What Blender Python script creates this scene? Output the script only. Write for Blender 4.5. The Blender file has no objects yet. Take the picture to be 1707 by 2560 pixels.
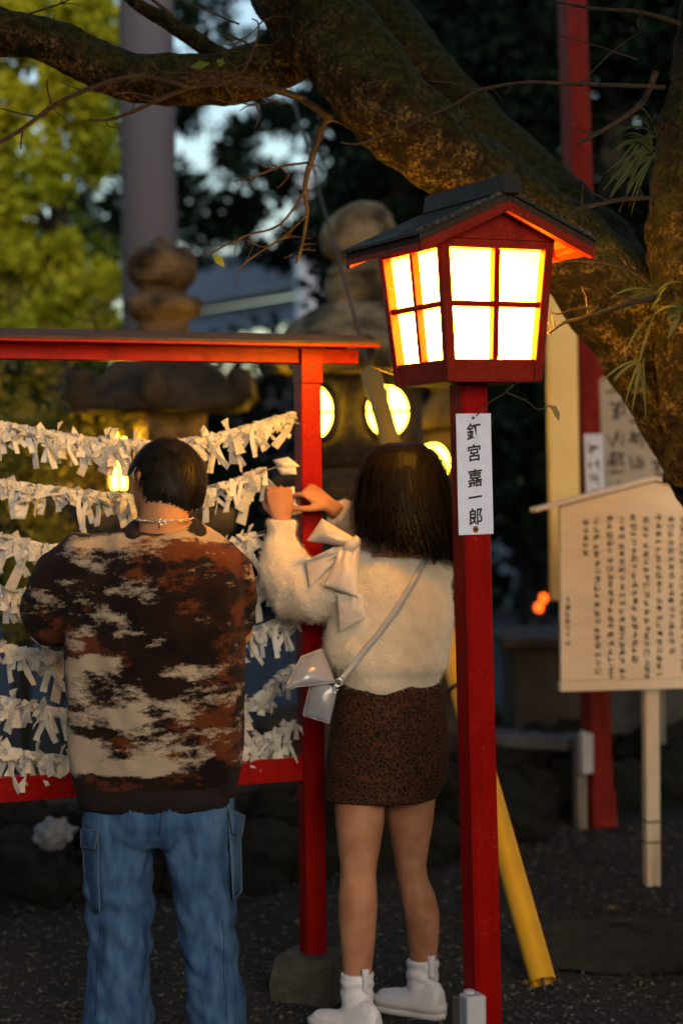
import bpy, bmesh, math, random
import numpy as np
from mathutils import Vector, Matrix, noise, Euler
from mathutils.bvhtree import BVHTree
random.seed(7); RNG = np.random.default_rng(7)
scene = bpy.context.scene
C = scene.collection
R = math.radians

# ------------------------------------------------------------------ camera
F = 4700.0                     # focal length in pixels of the 1707 x 2560 photograph
CAMLOC = Vector((0, 0, 1.5))
CAMROT = Matrix.Rotation(R(90 - 1.01), 3, 'X') @ Matrix.Rotation(-0.010, 3, 'Z')
cam_data = bpy.data.cameras.new('camera')
cam = bpy.data.objects.new('camera', cam_data); C.objects.link(cam)
cam.matrix_world = Matrix.Translation(CAMLOC) @ CAMROT.to_4x4()
cam_data.sensor_fit = 'VERTICAL'; cam_data.sensor_height = 36.0
cam_data.lens = F / 2560 * 36.0
cam_data.clip_end = 2000
cam_data.dof.use_dof = True
cam_data.dof.focus_distance = 4.72
cam_data.dof.aperture_fstop = 1.9
scene.camera = cam

# ------------------------------------------------------------------ dusk light
SUN_EL, SUN_AZ = 18.0, 164.0     # the low sun stands behind the camera, a little to the right
world = bpy.data.worlds.new('World'); scene.world = world; world.use_nodes = True
wn = world.node_tree.nodes; wl = world.node_tree.links
bg = wn['Background']
sky = wn.new('ShaderNodeTexSky'); sky.sky_type = 'NISHITA'; sky.sun_disc = False
sky.sun_elevation = R(SUN_EL); sky.sun_rotation = R(SUN_AZ); sky.air_density = 1.3; sky.dust_density = 2.0; sky.ozone_density = 1.6
wl.new(sky.outputs[0], bg.inputs[0]); bg.inputs[1].default_value = 0.058
sun_data = bpy.data.lights.new('sun', 'SUN'); sun_data.energy = 0.90; sun_data.angle = R(50); sun_data.color = (1.0, 0.92, 0.84)
sun = bpy.data.objects.new('sun', sun_data); C.objects.link(sun)
_sd = Vector((math.sin(R(SUN_AZ)) * math.cos(R(SUN_EL)), math.cos(R(SUN_AZ)) * math.cos(R(SUN_EL)), math.sin(R(SUN_EL))))
sun.rotation_euler = _sd.to_track_quat('Z', 'Y').to_euler()
sun.location = _sd * 40 + Vector((0, 0, 2))
scene.view_settings.view_transform = 'Standard'; scene.view_settings.look = 'None'
scene.view_settings.gamma = 1.0; scene.view_settings.exposure = 1.72
scene.render.engine = 'CYCLES'
scene.cycles.use_denoising = True
scene.cycles.max_bounces = 6; scene.cycles.diffuse_bounces = 3; scene.cycles.glossy_bounces = 3
scene.cycles.transparent_max_bounces = 6; scene.cycles.sample_clamp_indirect = 4.0
scene.cycles.caustics_reflective = False; scene.cycles.caustics_refractive = False

# ------------------------------------------------------------------ pixels to places
def W(px, py, d):
    """point seen at photo pixel (px, py) at depth d along +Y"""
    v = CAMROT @ Vector(((px - 853.5) / F, -(py - 1280) / F, -1))
    return CAMLOC + v * (d / v.y)
def GZ(px, py, z=0.0):
    v = CAMROT @ Vector(((px - 853.5) / F, -(py - 1280) / F, -1))
    return CAMLOC + v * ((z - CAMLOC.z) / v.z)

# ------------------------------------------------------------------ materials
def nodes_of(m):
    m.use_nodes = True
    return m.node_tree.nodes, m.node_tree.links, m.node_tree.nodes['Principled BSDF']
def setin(b, **kw):
    for k, v in kw.items():
        k = k.replace('_', ' ')
        if k in b.inputs: b.inputs[k].default_value = v
def mat(name, col, rough=0.6, col2=None, scale=8.0, bump=0.0, bscale=None, spec=0.4, stretch=(1, 1, 1), detail=6.0, lo=0.35, hi=0.65, metal=0.0, coat=0.0, trans=0.0, sheen=0.0, rough2=None):
    m = bpy.data.materials.new(name); n, l, b = nodes_of(m)
    setin(b, Roughness=rough, Metallic=metal); b.inputs['Base Color'].default_value = (*col, 1)
    b.inputs['Specular IOR Level'].default_value = spec
    if coat: b.inputs['Coat Weight'].default_value = coat; b.inputs['Coat Roughness'].default_value = 0.12
    if sheen: b.inputs['Sheen Weight'].default_value = sheen; b.inputs['Sheen Roughness'].default_value = 0.4
    tc = n.new('ShaderNodeTexCoord'); mp = n.new('ShaderNodeMapping'); mp.inputs['Scale'].default_value = stretch
    l.new(tc.outputs['Object'], mp.inputs['Vector'])
    if col2 is not None:
        nt = n.new('ShaderNodeTexNoise'); nt.inputs['Scale'].default_value = scale; nt.inputs['Detail'].default_value = detail
        l.new(mp.outputs[0], nt.inputs['Vector'])
        cr = n.new('ShaderNodeValToRGB'); cr.color_ramp.elements[0].position = lo; cr.color_ramp.elements[1].position = hi
        cr.color_ramp.elements[0].color = (*col, 1); cr.color_ramp.elements[1].color = (*col2, 1)
        l.new(nt.outputs['Fac'], cr.inputs['Fac']); l.new(cr.outputs[0], b.inputs['Base Color'])
        if rough2 is not None:
            mr = n.new('ShaderNodeMapRange'); mr.inputs['From Min'].default_value = lo; mr.inputs['From Max'].default_value = hi
            mr.inputs['To Min'].default_value = rough; mr.inputs['To Max'].default_value = rough2
            l.new(nt.outputs['Fac'], mr.inputs['Value']); l.new(mr.outputs[0], b.inputs['Roughness'])
    if bump:
        n2 = n.new('ShaderNodeTexNoise'); n2.inputs['Scale'].default_value = bscale or scale * 4; n2.inputs['Detail'].default_value = 8
        l.new(mp.outputs[0], n2.inputs['Vector'])
        bp = n.new('ShaderNodeBump'); bp.inputs['Strength'].default_value = bump; bp.inputs['Distance'].default_value = 0.02
        l.new(n2.outputs['Fac'], bp.inputs['Height']); l.new(bp.outputs[0], b.inputs['Normal'])
    if trans:
        out = n['Material Output']; tr = n.new('ShaderNodeBsdfTranslucent'); mx = n.new('ShaderNodeMixShader'); mx.inputs[0].default_value = trans
        src = b.inputs['Base Color']
        if src.is_linked: l.new(src.links[0].from_socket, tr.inputs['Color'])
        else: tr.inputs['Color'].default_value = (*col, 1)
        l.new(b.outputs[0], mx.inputs[1]); l.new(tr.outputs[0], mx.inputs[2]); l.new(mx.outputs[0], out.inputs['Surface'])
    return m
def emat(name, col, strength, paper=(0.8, 0.7, 0.5)):
    """glowing paper pane: gives light itself and lets the bulb behind it through"""
    m = bpy.data.materials.new(name); n, l, b = nodes_of(m)
    out = n['Material Output']
    em = n.new('ShaderNodeEmission'); em.inputs[0].default_value = (*col, 1); em.inputs[1].default_value = strength
    tr = n.new('ShaderNodeBsdfTranslucent'); tr.inputs[0].default_value = (*paper, 1)
    ad = n.new('ShaderNodeAddShader'); l.new(em.outputs[0], ad.inputs[0]); l.new(tr.outputs[0], ad.inputs[1])
    l.new(ad.outputs[0], out.inputs['Surface'])
    return m
M = {}
M['red'] = mat('red_paint', (0.215, 0.0020, 0.0012), 0.38, (0.255, 0.0036, 0.002), 9, 0.12, 60, spec=0.10)
M['red_old'] = mat('old_red_paint', (0.15, 0.008, 0.004), 0.45, (0.20, 0.014, 0.006), 14, 0.2, 90, spec=0.10)
def chips(m, col, thr=.735):
    n, l = m.node_tree.nodes, m.node_tree.links; b = n['Principled BSDF']; src = b.inputs['Base Color'].links[0].from_socket; tc = n.new('ShaderNodeTexCoord')
    a = n.new('ShaderNodeTexNoise'); a.inputs['Scale'].default_value = 150; a.inputs['Detail'].default_value = 3; c = n.new('ShaderNodeTexNoise'); c.inputs['Scale'].default_value = 6; c.inputs['Detail'].default_value = 5
    for t in (a, c): l.new(tc.outputs['Object'], t.inputs['Vector'])
    ad = n.new('ShaderNodeMath'); ad.operation = 'MULTIPLY_ADD'; ad.inputs[1].default_value = .35; l.new(c.outputs['Fac'], ad.inputs[0]); l.new(a.outputs['Fac'], ad.inputs[2])
    r = n.new('ShaderNodeMapRange'); r.inputs['From Min'].default_value = thr + .14; r.inputs['From Max'].default_value = thr + .17; l.new(ad.outputs[0], r.inputs['Value'])
    mx = n.new('ShaderNodeMixRGB'); l.new(r.outputs[0], mx.inputs[0]); l.new(src, mx.inputs[1]); mx.inputs[2].default_value = (*col, 1); l.new(mx.outputs[0], b.inputs['Base Color'])
    st = n.new('ShaderNodeTexNoise'); st.inputs['Scale'].default_value = 5; st.inputs['Detail'].default_value = 8; mp = n.new('ShaderNodeMapping'); mp.inputs['Scale'].default_value = (6, 6, .5); l.new(tc.outputs['Object'], mp.inputs['Vector']); l.new(mp.outputs[0], st.inputs['Vector'])
    r2 = n.new('ShaderNodeMapRange'); r2.inputs['From Min'].default_value = .5; r2.inputs['From Max'].default_value = .75; r2.inputs['To Max'].default_value = .55; l.new(st.outputs['Fac'], r2.inputs['Value'])
    m2 = n.new('ShaderNodeMixRGB'); m2.blend_type = 'MULTIPLY'; l.new(r2.outputs[0], m2.inputs[0]); l.new(mx.outputs[0], m2.inputs[1]); m2.inputs[2].default_value = (.45, .35, .3, 1); l.new(m2.outputs[0], b.inputs['Base Color'])
chips(M['red'], (.30, .07, .035)); chips(M['red_old'], (.26, .09, .05))
M['roof_metal'] = mat('weathered_roof_sheet', (0.010, 0.011, 0.010), 0.5, (0.018, 0.022, 0.013), 14, 0.25, 60, rough2=0.7, spec=.25)
M['ridge_metal'] = mat('ridge_sheet', (0.012, 0.012, 0.013), 0.5, (0.020, 0.020, 0.020), 20, 0.15, 80, spec=.25)
M['grime'] = mat('sooty_moss', (0.02, 0.018, 0.014), 0.9, (0.09, 0.085, 0.075), 60, 0.6, 120)
M['pane'] = emat('glowing_paper', (1.0, 0.48, 0.004), 17.0, (0.9, 0.75, 0.5))
M['plaque'] = mat('white_enamel_plate', (0.66, 0.69, 0.86), 0.32, (0.60, 0.63, 0.79), 40, 0.10, 160, spec=0.6)
M['ink'] = mat('black_ink', (0.012, 0.011, 0.011), 0.5)
M['rust'] = mat('rust_stain', (0.30, 0.11, 0.02), 0.8, (0.12, 0.04, 0.01), 60)
M['nail'] = mat('dark_nail', (0.02, 0.018, 0.016), 0.5, metal=0.6)
M['wood_roof'] = mat('weathered_board', (0.055, 0.032, 0.022), 0.85, (0.030, 0.018, 0.012), 12, 0.3, 60, stretch=(1, 6, 6))
M['string'] = mat('wire', (0.12, 0.10, 0.08), 0.6)
M['paper'] = mat('white_fortune_paper', (0.80, 0.75, 0.66), 0.85, (0.70, 0.66, 0.58), 60, trans=0.25)
M['paper_print'] = mat('printed_fortune_paper', (0.66, 0.62, 0.55), 0.85, (0.42, 0.40, 0.38), 220, lo=0.5, hi=0.62, trans=0.25)
M['paper_grey'] = mat('greyed_fortune_paper', (0.50, 0.49, 0.48), 0.9, (0.40, 0.39, 0.38), 60, trans=0.25)
M['concrete'] = mat('concrete', (0.07, 0.062, 0.048), 0.9, (0.035, 0.032, 0.024), 18, 0.5, 90)
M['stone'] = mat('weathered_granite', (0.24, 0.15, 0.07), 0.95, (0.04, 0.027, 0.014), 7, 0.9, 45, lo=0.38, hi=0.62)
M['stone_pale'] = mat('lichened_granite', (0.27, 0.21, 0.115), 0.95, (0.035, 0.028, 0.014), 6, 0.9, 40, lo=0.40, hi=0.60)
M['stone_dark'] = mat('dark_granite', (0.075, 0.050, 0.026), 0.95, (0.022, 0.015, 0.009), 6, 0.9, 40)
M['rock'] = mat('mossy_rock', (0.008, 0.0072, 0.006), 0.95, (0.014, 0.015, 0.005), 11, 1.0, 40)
M['slab'] = mat('grey_slab', (0.11, 0.12, 0.145), 0.7, (0.08, 0.085, 0.10), 10, 0.3, 60)
M['block'] = mat('grey_block', (0.06, 0.058, 0.058), 0.85, (0.045, 0.04, 0.038), 10, 0.4, 60)
M['window_glow'] = emat('stone_lantern_paper', (1.0, 0.62, 0.036), 6.5)
M['pole'] = mat('utility_pole_concrete', (0.075, 0.068, 0.085), 0.85, (0.09, 0.08, 0.095), 3, 0.2, 60, stretch=(1, 1, 0.2))
M['yellow'] = mat('yellow_plastic_guard', (0.62, 0.33, 0.012), 0.4, (0.55, 0.28, 0.012), 6, 0.05, 40)
M['wire'] = mat('steel_wire', (0.08, 0.08, 0.085), 0.5, metal=0.6)
M['black'] = mat('black_rubber', (0.015, 0.015, 0.016), 0.6)
M['cream'] = mat('cream_painted_board', (0.92, 0.68, 0.28), 0.6, (0.86, 0.62, 0.24), 5, 0.1, 40)
M['board'] = mat('white_painted_board', (0.82, 0.70, 0.58), 0.6, (0.74, 0.62, 0.50), 5, 0.12, 50, stretch=(1, 1, 4))
M['board_post'] = mat('peeling_white_post', (0.62, 0.54, 0.45), 0.7, (0.25, 0.18, 0.11), 14, 0.3, 50, stretch=(1, 1, 0.12), lo=0.50, hi=0.75)
M['board_old'] = mat('old_grey_board', (0.42, 0.36, 0.29), 0.7, (0.34, 0.29, 0.23), 4, 0.1)
M['ink_faded'] = mat('faded_ink', (0.06, 0.05, 0.04), 0.7)
M['white_box'] = mat('grey_white_box', (0.42, 0.42, 0.45), 0.5, (0.38, 0.38, 0.41), 30)
M['old_wood'] = mat('grey_weathered_stake', (0.20, 0.17, 0.14), 0.9, (0.08, 0.07, 0.06), 14, 0.4, 60, stretch=(1, 1, 0.1))
M['asphalt'] = mat('asphalt', (0.018, 0.029, 0.050), 0.75, (0.014, 0.022, 0.038), 6, 0.3, 120)
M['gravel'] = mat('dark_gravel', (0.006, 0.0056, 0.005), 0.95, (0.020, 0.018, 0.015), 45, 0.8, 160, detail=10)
M['pebble'] = mat('pebbles', (0.016, 0.014, 0.012), 0.85, (0.15, 0.135, 0.115), 25, lo=.5, hi=.72)
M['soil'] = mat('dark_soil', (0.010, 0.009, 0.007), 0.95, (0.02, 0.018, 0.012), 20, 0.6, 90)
M['leaf_yellow'] = mat('yellow_green_leaf', (0.26, 0.35, 0.012), 0.7, (0.52, 0.48, 0.014), 1.2, trans=0.45)
M['leaf_green'] = mat('mid_green_leaf', (0.07, 0.13, 0.012), 0.7, (0.16, 0.20, 0.014), 1.0, trans=0.4)
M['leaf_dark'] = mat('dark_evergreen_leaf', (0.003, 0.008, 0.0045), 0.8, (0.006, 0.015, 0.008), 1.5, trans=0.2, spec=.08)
M['leaf_shrub'] = mat('shrub_leaf', (0.15, 0.15, 0.018), 0.65, (0.34, 0.26, 0.03), 3, trans=0.35)
M['fern'] = mat('fern_frond', (0.025, 0.042, 0.009), 0.6, (0.05, 0.06, 0.012), 12, trans=0.3)
M['dry_leaf'] = mat('dry_curled_leaf', (0.13, 0.12, 0.03), 0.6, (0.16, 0.09, 0.02), 60, trans=0.2)
M['bark_far'] = mat('far_bark', (0.03, 0.024, 0.018), 0.95, (0.05, 0.04, 0.03), 6, 0.4)
M['twig'] = mat('twig_bark', (0.042, 0.026, 0.014), 0.85, (0.022, 0.014, 0.009), 30, 0.3, 120)
def bark():
    m = bpy.data.materials.new('mossy_bark'); n, l, b = nodes_of(m)
    tc = n.new('ShaderNodeTexCoord'); geo = n.new('ShaderNodeNewGeometry')
    def nz(scale, det=8, rough=0.6):
        t = n.new('ShaderNodeTexNoise'); t.inputs['Scale'].default_value = scale; t.inputs['Detail'].default_value = det; t.inputs['Roughness'].default_value = rough
        l.new(tc.outputs['Object'], t.inputs['Vector']); return t
    def ramp(src, p0, c0, p1, c1):
        r = n.new('ShaderNodeValToRGB'); r.color_ramp.elements[0].position = p0; r.color_ramp.elements[1].position = p1
        r.color_ramp.elements[0].color = (*c0, 1); r.color_ramp.elements[1].color = (*c1, 1); l.new(src, r.inputs['Fac']); return r
    base = ramp(nz(22).outputs['Fac'], 0.38, (0.004, 0.003, 0.0018), 0.70, (0.022, 0.015, 0.0075))
    lich = ramp(nz(11, 12, 0.8).outputs['Fac'], 0.47, (0, 0, 0), 0.66, (1, 1, 1))
    fine = ramp(nz(95, 6, .7).outputs['Fac'], 0.46, (0, 0, 0), 0.60, (1, 1, 1))
    mul = n.new('ShaderNodeMath'); mul.operation = 'MULTIPLY'; l.new(lich.outputs[0], mul.inputs[0]); l.new(fine.outputs[0], mul.inputs[1])
    mx = n.new('ShaderNodeMixRGB'); l.new(mul.outputs[0], mx.inputs[0]); l.new(base.outputs[0], mx.inputs[1]); mx.inputs[2].default_value = (0.25, 0.175, 0.075, 1)
    sep = n.new('ShaderNodeSeparateXYZ'); l.new(geo.outputs['Normal'], sep.inputs[0])
    ns = nz(9, 6); ad = n.new('ShaderNodeMath'); ad.operation = 'MULTIPLY_ADD'; ad.inputs[1].default_value = 0.9
    l.new(ns.outputs['Fac'], ad.inputs[0]); l.new(sep.outputs['Z'], ad.inputs[2])
    mr = ramp(ad.outputs[0], 0.30, (0, 0, 0), 0.85, (1, 1, 1))
    mosc = ramp(nz(50, 4).outputs['Fac'], 0.4, (0.010, 0.012, 0.002), 0.6, (0.032, 0.036, 0.006))
    mm = n.new('ShaderNodeMixRGB'); l.new(mr.outputs[0], mm.inputs[0]); l.new(mx.outputs[0], mm.inputs[1]); l.new(mosc.outputs[0], mm.inputs[2])
    l.new(mm.outputs[0], b.inputs['Base Color']); setin(b, Roughness=0.92); b.inputs['Specular IOR Level'].default_value = 0.2
    vo = n.new('ShaderNodeTexVoronoi'); vo.inputs['Scale'].default_value = 48; l.new(tc.outputs['Object'], vo.inputs['Vector'])
    hb = nz(70, 10); sm = n.new('ShaderNodeMath'); sm.operation = 'MULTIPLY_ADD'; sm.inputs[1].default_value = 0.6
    l.new(vo.outputs['Distance'], sm.inputs[0]); l.new(hb.outputs['Fac'], sm.inputs[2])
    bp = n.new('ShaderNodeBump'); bp.inputs['Strength'].default_value = 0.9; bp.inputs['Distance'].default_value = 0.02
    l.new(sm.outputs[0], bp.inputs['Height']); l.new(bp.outputs[0], b.inputs['Normal'])
    return m
M['bark'] = bark()

# ------------------------------------------------------------------ mesh helpers
WORLDM = {}
def thing(name, label, cat, loc=(0, 0, 0), rotz=0.0, group=None, matrix=None):
    o = bpy.data.objects.new(name, None); C.objects.link(o); o.empty_display_size = 0.1
    mtx = matrix if matrix is not None else Matrix.Translation(Vector(loc)) @ Matrix.Rotation(rotz, 4, 'Z')
    o.matrix_basis = mtx; WORLDM[o] = mtx.copy()
    o['label'] = label; o['category'] = cat
    if group: o['group'] = group
    return o
def tag(o, label=None, cat=None, group=None, kind=None):
    if label: o['label'] = label
    if cat: o['category'] = cat
    if group: o['group'] = group
    if kind: o['kind'] = kind
    return o
def link(name, me, m=None, parent=None, smooth=True):
    if m is not None and len(me.materials) == 0: me.materials.append(m)
    if smooth: me.polygons.foreach_set('use_smooth', [True] * len(me.polygons))
    o = bpy.data.objects.new(name, me); C.objects.link(o)
    if parent is not None:
        o.parent = parent; WORLDM[o] = WORLDM[parent]
    else: WORLDM[o] = Matrix.Identity(4)
    return o
class MB:
    def __init__(s): s.v = []; s.f = []
    def add(s, vs, fs):
        k = len(s.v); s.v += [Vector(v) for v in vs]; s.f += [tuple(i + k for i in f) for f in fs]; return s
    def hexa(s, c):           # 8 corners: bottom 0-3 ccw from above, top 4-7
        return s.add(c, [(3, 2, 1, 0), (4, 5, 6, 7), (0, 1, 5, 4), (1, 2, 6, 5), (2, 3, 7, 6), (3, 0, 4, 7)])
    def box(s, c, d, rot=None):
        x, y, z = d[0] / 2, d[1] / 2, d[2] / 2
        cs = [Vector(p) for p in ((-x, -y, -z), (x, -y, -z), (x, y, -z), (-x, y, -z), (-x, -y, z), (x, -y, z), (x, y, z), (-x, y, z))]
        if rot is not None: cs = [rot @ p for p in cs]
        return s.hexa([p + Vector(c) for p in cs])
    def bar(s, a, b, w, h, up=(0, 0, 1)):
        a, b = Vector(a), Vector(b); t = (b - a).normalized(); sd = t.cross(Vector(up)).normalized(); u = sd.cross(t).normalized()
        q = [a - sd * w / 2 - u * h / 2, a + sd * w / 2 - u * h / 2, b + sd * w / 2 - u * h / 2, b - sd * w / 2 - u * h / 2]
        return s.hexa(q + [p + u * h for p in q])
    def rings(s, rings, cap=True, closed=True):
        n = len(rings[0]); k = len(s.v)
        for r in rings: s.v += [Vector(p) for p in r]
        for i in range(len(rings) - 1):
            for j in range(n if closed else n - 1):
                a = k + i * n + j; b = k + i * n + (j + 1) % n
                s.f.append((a, b, b + n, a + n))
        if cap:
            s.f.append(tuple(k + j for j in reversed(range(n)))); e = k + (len(rings) - 1) * n; s.f.append(tuple(e + j for j in range(n)))
        return s
    def tube(s, pts, rad, n=10, flat=None, roundends=False):
        pts = [Vector(p) for p in pts]; m = len(pts)
        rad = [rad] * m if not hasattr(rad, '__len__') else list(rad)
        if roundends:
            t0 = (pts[0] - pts[1]).normalized(); t1 = (pts[-1] - pts[-2]).normalized()
            pts = [pts[0] + t0 * rad[0] * .85, pts[0] + t0 * rad[0] * .6] + pts + [pts[-1] + t1 * rad[-1] * .6, pts[-1] + t1 * rad[-1] * .85]
            rad = [rad[0] * .35, rad[0] * .8] + rad + [rad[-1] * .8, rad[-1] * .35]; m = len(pts)
        ref = Vector((0.31, 0.2, 0.93)); rings = []; prev = None
        for i, p in enumerate(pts):
            t = (pts[min(i + 1, m - 1)] - pts[max(i - 1, 0)]).normalized()
            if prev is None: u = t.cross(ref).normalized()
            else: u = (prev - t * prev.dot(t)).normalized()
            prev = u; w = t.cross(u)
            rings.append([p + (u * math.cos(a) + w * math.sin(a)) * rad[i] for a in [2 * math.pi * j / n for j in range(n)]])
        return s.rings(rings)
    def lathe(s, prof, n=32, c=(0, 0, 0), shape=None):
        """prof: (r, z) from bottom to top; shape(theta) scales the radius"""
        rings = []
        for r, z in prof:
            rings.append([Vector(c) + Vector((r * (shape(a, z) if shape else 1) * math.cos(a), r * (shape(a, z) if shape else 1) * math.sin(a), z)) for a in [2 * math.pi * j / n for j in range(n)]])
        return s.rings(rings)
    def loft(s, rows, n=32, e=2.0):
        """rows: (px_left, px_right, py, depth, half_depth[, lean]) horizontal elliptical sections read off the photograph"""
        rings = []
        for r in rows:
            a = W(r[0], r[2], r[3]); b = W(r[1], r[2], r[3]); c = (a + b) / 2; hx = (b - a).length / 2
            ring = []
            for j in range(n):
                t = 2 * math.pi * j / n; ct, st = math.cos(t), math.sin(t)
                ring.append(c + Vector((hx * math.copysign(abs(ct) ** (2 / e), ct), r[4] * math.copysign(abs(st) ** (2 / e), st), (r[5] * st if len(r) > 5 else 0))))
            rings.append(ring)
        if rings[0][0].z > rings[-1][0].z: rings.reverse()
        return s.rings(rings)
    def mesh(s, name, parent=None, local=False):
        vs = s.v
        if parent is not None and not local:
            inv = WORLDM[parent].inverted(); vs = [inv @ v for v in vs]
        me = bpy.data.meshes.new(name); me.from_pydata([tuple(v) for v in vs], [], s.f); me.update(); return me
    def build(s, name, m, parent=None, smooth=False, local=False, bevel=0.0):
        me = s.mesh(name, parent, local)
        if bevel:
            bm = bmesh.new(); bm.from_mesh(me)
            bmesh.ops.bevel(bm, geom=list(bm.edges), offset=bevel, segments=1, affect='EDGES', profile=0.5); bm.to_mesh(me); bm.free()
        return link(name, me, m, parent, smooth)
def remesh(mb, voxel, smooth=8, parent=None, name='m', disp=None, octree=None):
    me = mb.mesh(name)
    bm = bmesh.new(); bm.from_mesh(me); bmesh.ops.recalc_face_normals(bm, faces=bm.faces); bm.to_mesh(me); bm.free()
    o = bpy.data.objects.new(name, me); C.objects.link(o)
    r = o.modifiers.new('r', 'REMESH'); r.mode = 'VOXEL'; r.voxel_size = voxel
    if smooth:
        sm = o.modifiers.new('s', 'SMOOTH'); sm.factor = 0.5; sm.iterations = smooth
    dg = bpy.context.evaluated_depsgraph_get(); dg.update()
    out = bpy.data.meshes.new_from_object(o.evaluated_get(dg)); bpy.data.objects.remove(o); out.name = name
    if disp is not None:
        nv = len(out.vertices); co = np.empty(nv * 3, np.float32); no = np.empty(nv * 3, np.float32)
        out.vertices.foreach_get('co', co); out.vertex_normals.foreach_get('vector', no)
        co = co.reshape(-1, 3); no = no.reshape(-1, 3)
        d = np.array([disp(Vector(p)) for p in co.tolist()], np.float32)
        co = co + no * d[:, None]; out.vertices.foreach_set('co', co.ravel()); out.update()
    if parent is not None: out.transform(WORLDM[parent].inverted())
    return out
def jitter(mb, amp, scale, seed=0.0):
    for v in mb.v:
        q = v * scale + Vector((seed, seed * 1.7, seed * .3)); nvec = noise.noise_vector(q) + 0.5 * noise.noise_vector(q * 2.3) + 0.25 * noise.noise_vector(q * 5.1)
        v += nvec * amp
    return mb
def quads(name, V, m, parent=None):
    """V: (N,4,3) world quads"""
    N = V.shape[0]; co = V.reshape(-1, 3).astype(np.float32)
    if parent is not None:
        inv = np.array(WORLDM[parent].inverted()); co = co @ inv[:3, :3].T.astype(np.float32) + inv[:3, 3].astype(np.float32)
    me = bpy.data.meshes.new(name); me.vertices.add(N * 4); me.vertices.foreach_set('co', co.ravel())
    me.loops.add(N * 4); me.loops.foreach_set('vertex_index', np.arange(N * 4, dtype=np.int32))
    me.polygons.add(N); me.polygons.foreach_set('loop_start', np.arange(0, N * 4, 4, dtype=np.int32))
    me.update(calc_edges=True); me.validate()
    return link(name, me, m, parent, smooth=False)
def leaves(name, m, centers, spread, N, size, parent=None, aspect=0.55, droop=0.0, clip=None):
    centers = np.array(centers, float); idx = RNG.integers(0, len(centers), N)
    sp = np.array(spread); sp = sp[idx][:, None] if sp.ndim == 1 and len(sp) == len(centers) else sp
    d = RNG.normal(size=(N, 3)); rr = RNG.random((N, 1)) ** 0.5
    p = centers[idx] + d / np.linalg.norm(d, axis=1, keepdims=True) * rr * sp
    if clip is not None: p = p[clip(p)]; N = len(p)
    a = RNG.normal(size=(N, 3)); a[:, 2] -= droop; a /= np.linalg.norm(a, axis=1, keepdims=True)
    b = RNG.normal(size=(N, 3)); b -= a * (a * b).sum(1, keepdims=True); b /= np.linalg.norm(b, axis=1, keepdims=True)
    L = size * (0.6 + 0.8 * RNG.random((N, 1))); Wd = L * aspect
    V = np.stack([p - a * L / 2, p + b * Wd / 2, p + a * L / 2, p - b * Wd / 2], 1)
    return quads(name, V, m, parent)

# ================================================================== setting
mb = MB().add([(-300, -100, 0), (300, -100, 0), (300, 500, 0), (-300, 500, 0)], [(0, 1, 2, 3)])
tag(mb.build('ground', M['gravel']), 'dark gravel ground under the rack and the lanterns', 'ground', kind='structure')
mb = MB().add([(-80, 9.9, 0.006), (80, 9.9, 0.006), (80, 120, 0.006), (-80, 120, 0.006)], [(0, 1, 2, 3)])
tag(mb.build('pavement', M['asphalt']), 'blue grey asphalt pavement beyond the planted bed', 'pavement', kind='structure')
# raised bed behind the rocks, on which the stone lanterns stand
BORDER = [(-2.6, 6.45), (-1.4, 6.65), (-0.5, 6.9), (0.3, 7.35), (0.85, 8.35), (1.9, 8.75), (3.2, 9.0)]
top = [Vector((x, y + 0.25, 0.30)) for x, y in BORDER]; back = [Vector((x, 9.95, 0.30)) for x, y in BORDER]
mb = MB(); k = len(top)
mb.add(top + back + [v - Vector((0, 0, 0.30)) for v in top + back], [(i, i + 1, k + i + 1, k + i) for i in range(k - 1)] + [(i + 1, i, 2 * k + i, 2 * k + i + 1) for i in range(k - 1)] + [(k + i, k + i + 1, 3 * k + i + 1, 3 * k + i) for i in range(k - 1)])
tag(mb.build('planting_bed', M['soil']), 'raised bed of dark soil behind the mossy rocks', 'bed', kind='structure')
rb = thing('rock_border', 'row of dark mossy boulders edging the raised bed', 'rocks', (0, 7, 0))
def rock_mesh(seed):
    bm = bmesh.new(); bmesh.ops.create_icosphere(bm, subdivisions=4, radius=1.0)
    for v in bm.verts:
        q = v.co * 1.1 + Vector((seed * 3.1, seed * 1.3, 0)); v.co *= 1 + 0.5 * noise.noise(q) + 0.3 * noise.noise(q * 2.4) + 0.14 * noise.noise(q * 6) + .06 * noise.noise(q * 13)
    me = bpy.data.meshes.new('rock'); bm.to_mesh(me); bm.free(); me.materials.append(M['rock']); me.polygons.foreach_set('use_smooth', [True] * len(me.polygons)); return me
RM = [rock_mesh(i) for i in range(6)]
def along(path, t):
    t *= len(path) - 1; i = min(int(t), len(path) - 2); f = t - i
    return path[i][0] * (1 - f) + path[i + 1][0] * f, path[i][1] * (1 - f) + path[i + 1][1] * f
for i in range(44):
    t = (i // 2 + 0.5 * (i % 2)) / 22; x, y = along(BORDER, min(0.999, t + random.uniform(-.01, .01)))
    o = bpy.data.objects.new('rock', RM[i % 6]); C.objects.link(o); o.parent = rb
    lowr = i % 2 == 0; s = random.uniform(0.13, 0.2) if lowr else random.uniform(0.10, 0.16)
    o.location = (x, y - 7 + (0.0 if lowr else 0.12), s * 0.5 if lowr else 0.25); o.scale = (s * random.uniform(1.0, 1.5), s, s * random.uniform(.7, 1.0)); o.rotation_euler = (random.uniform(-.3, .3), random.uniform(-.3, .3), random.uniform(0, 6))
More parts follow.
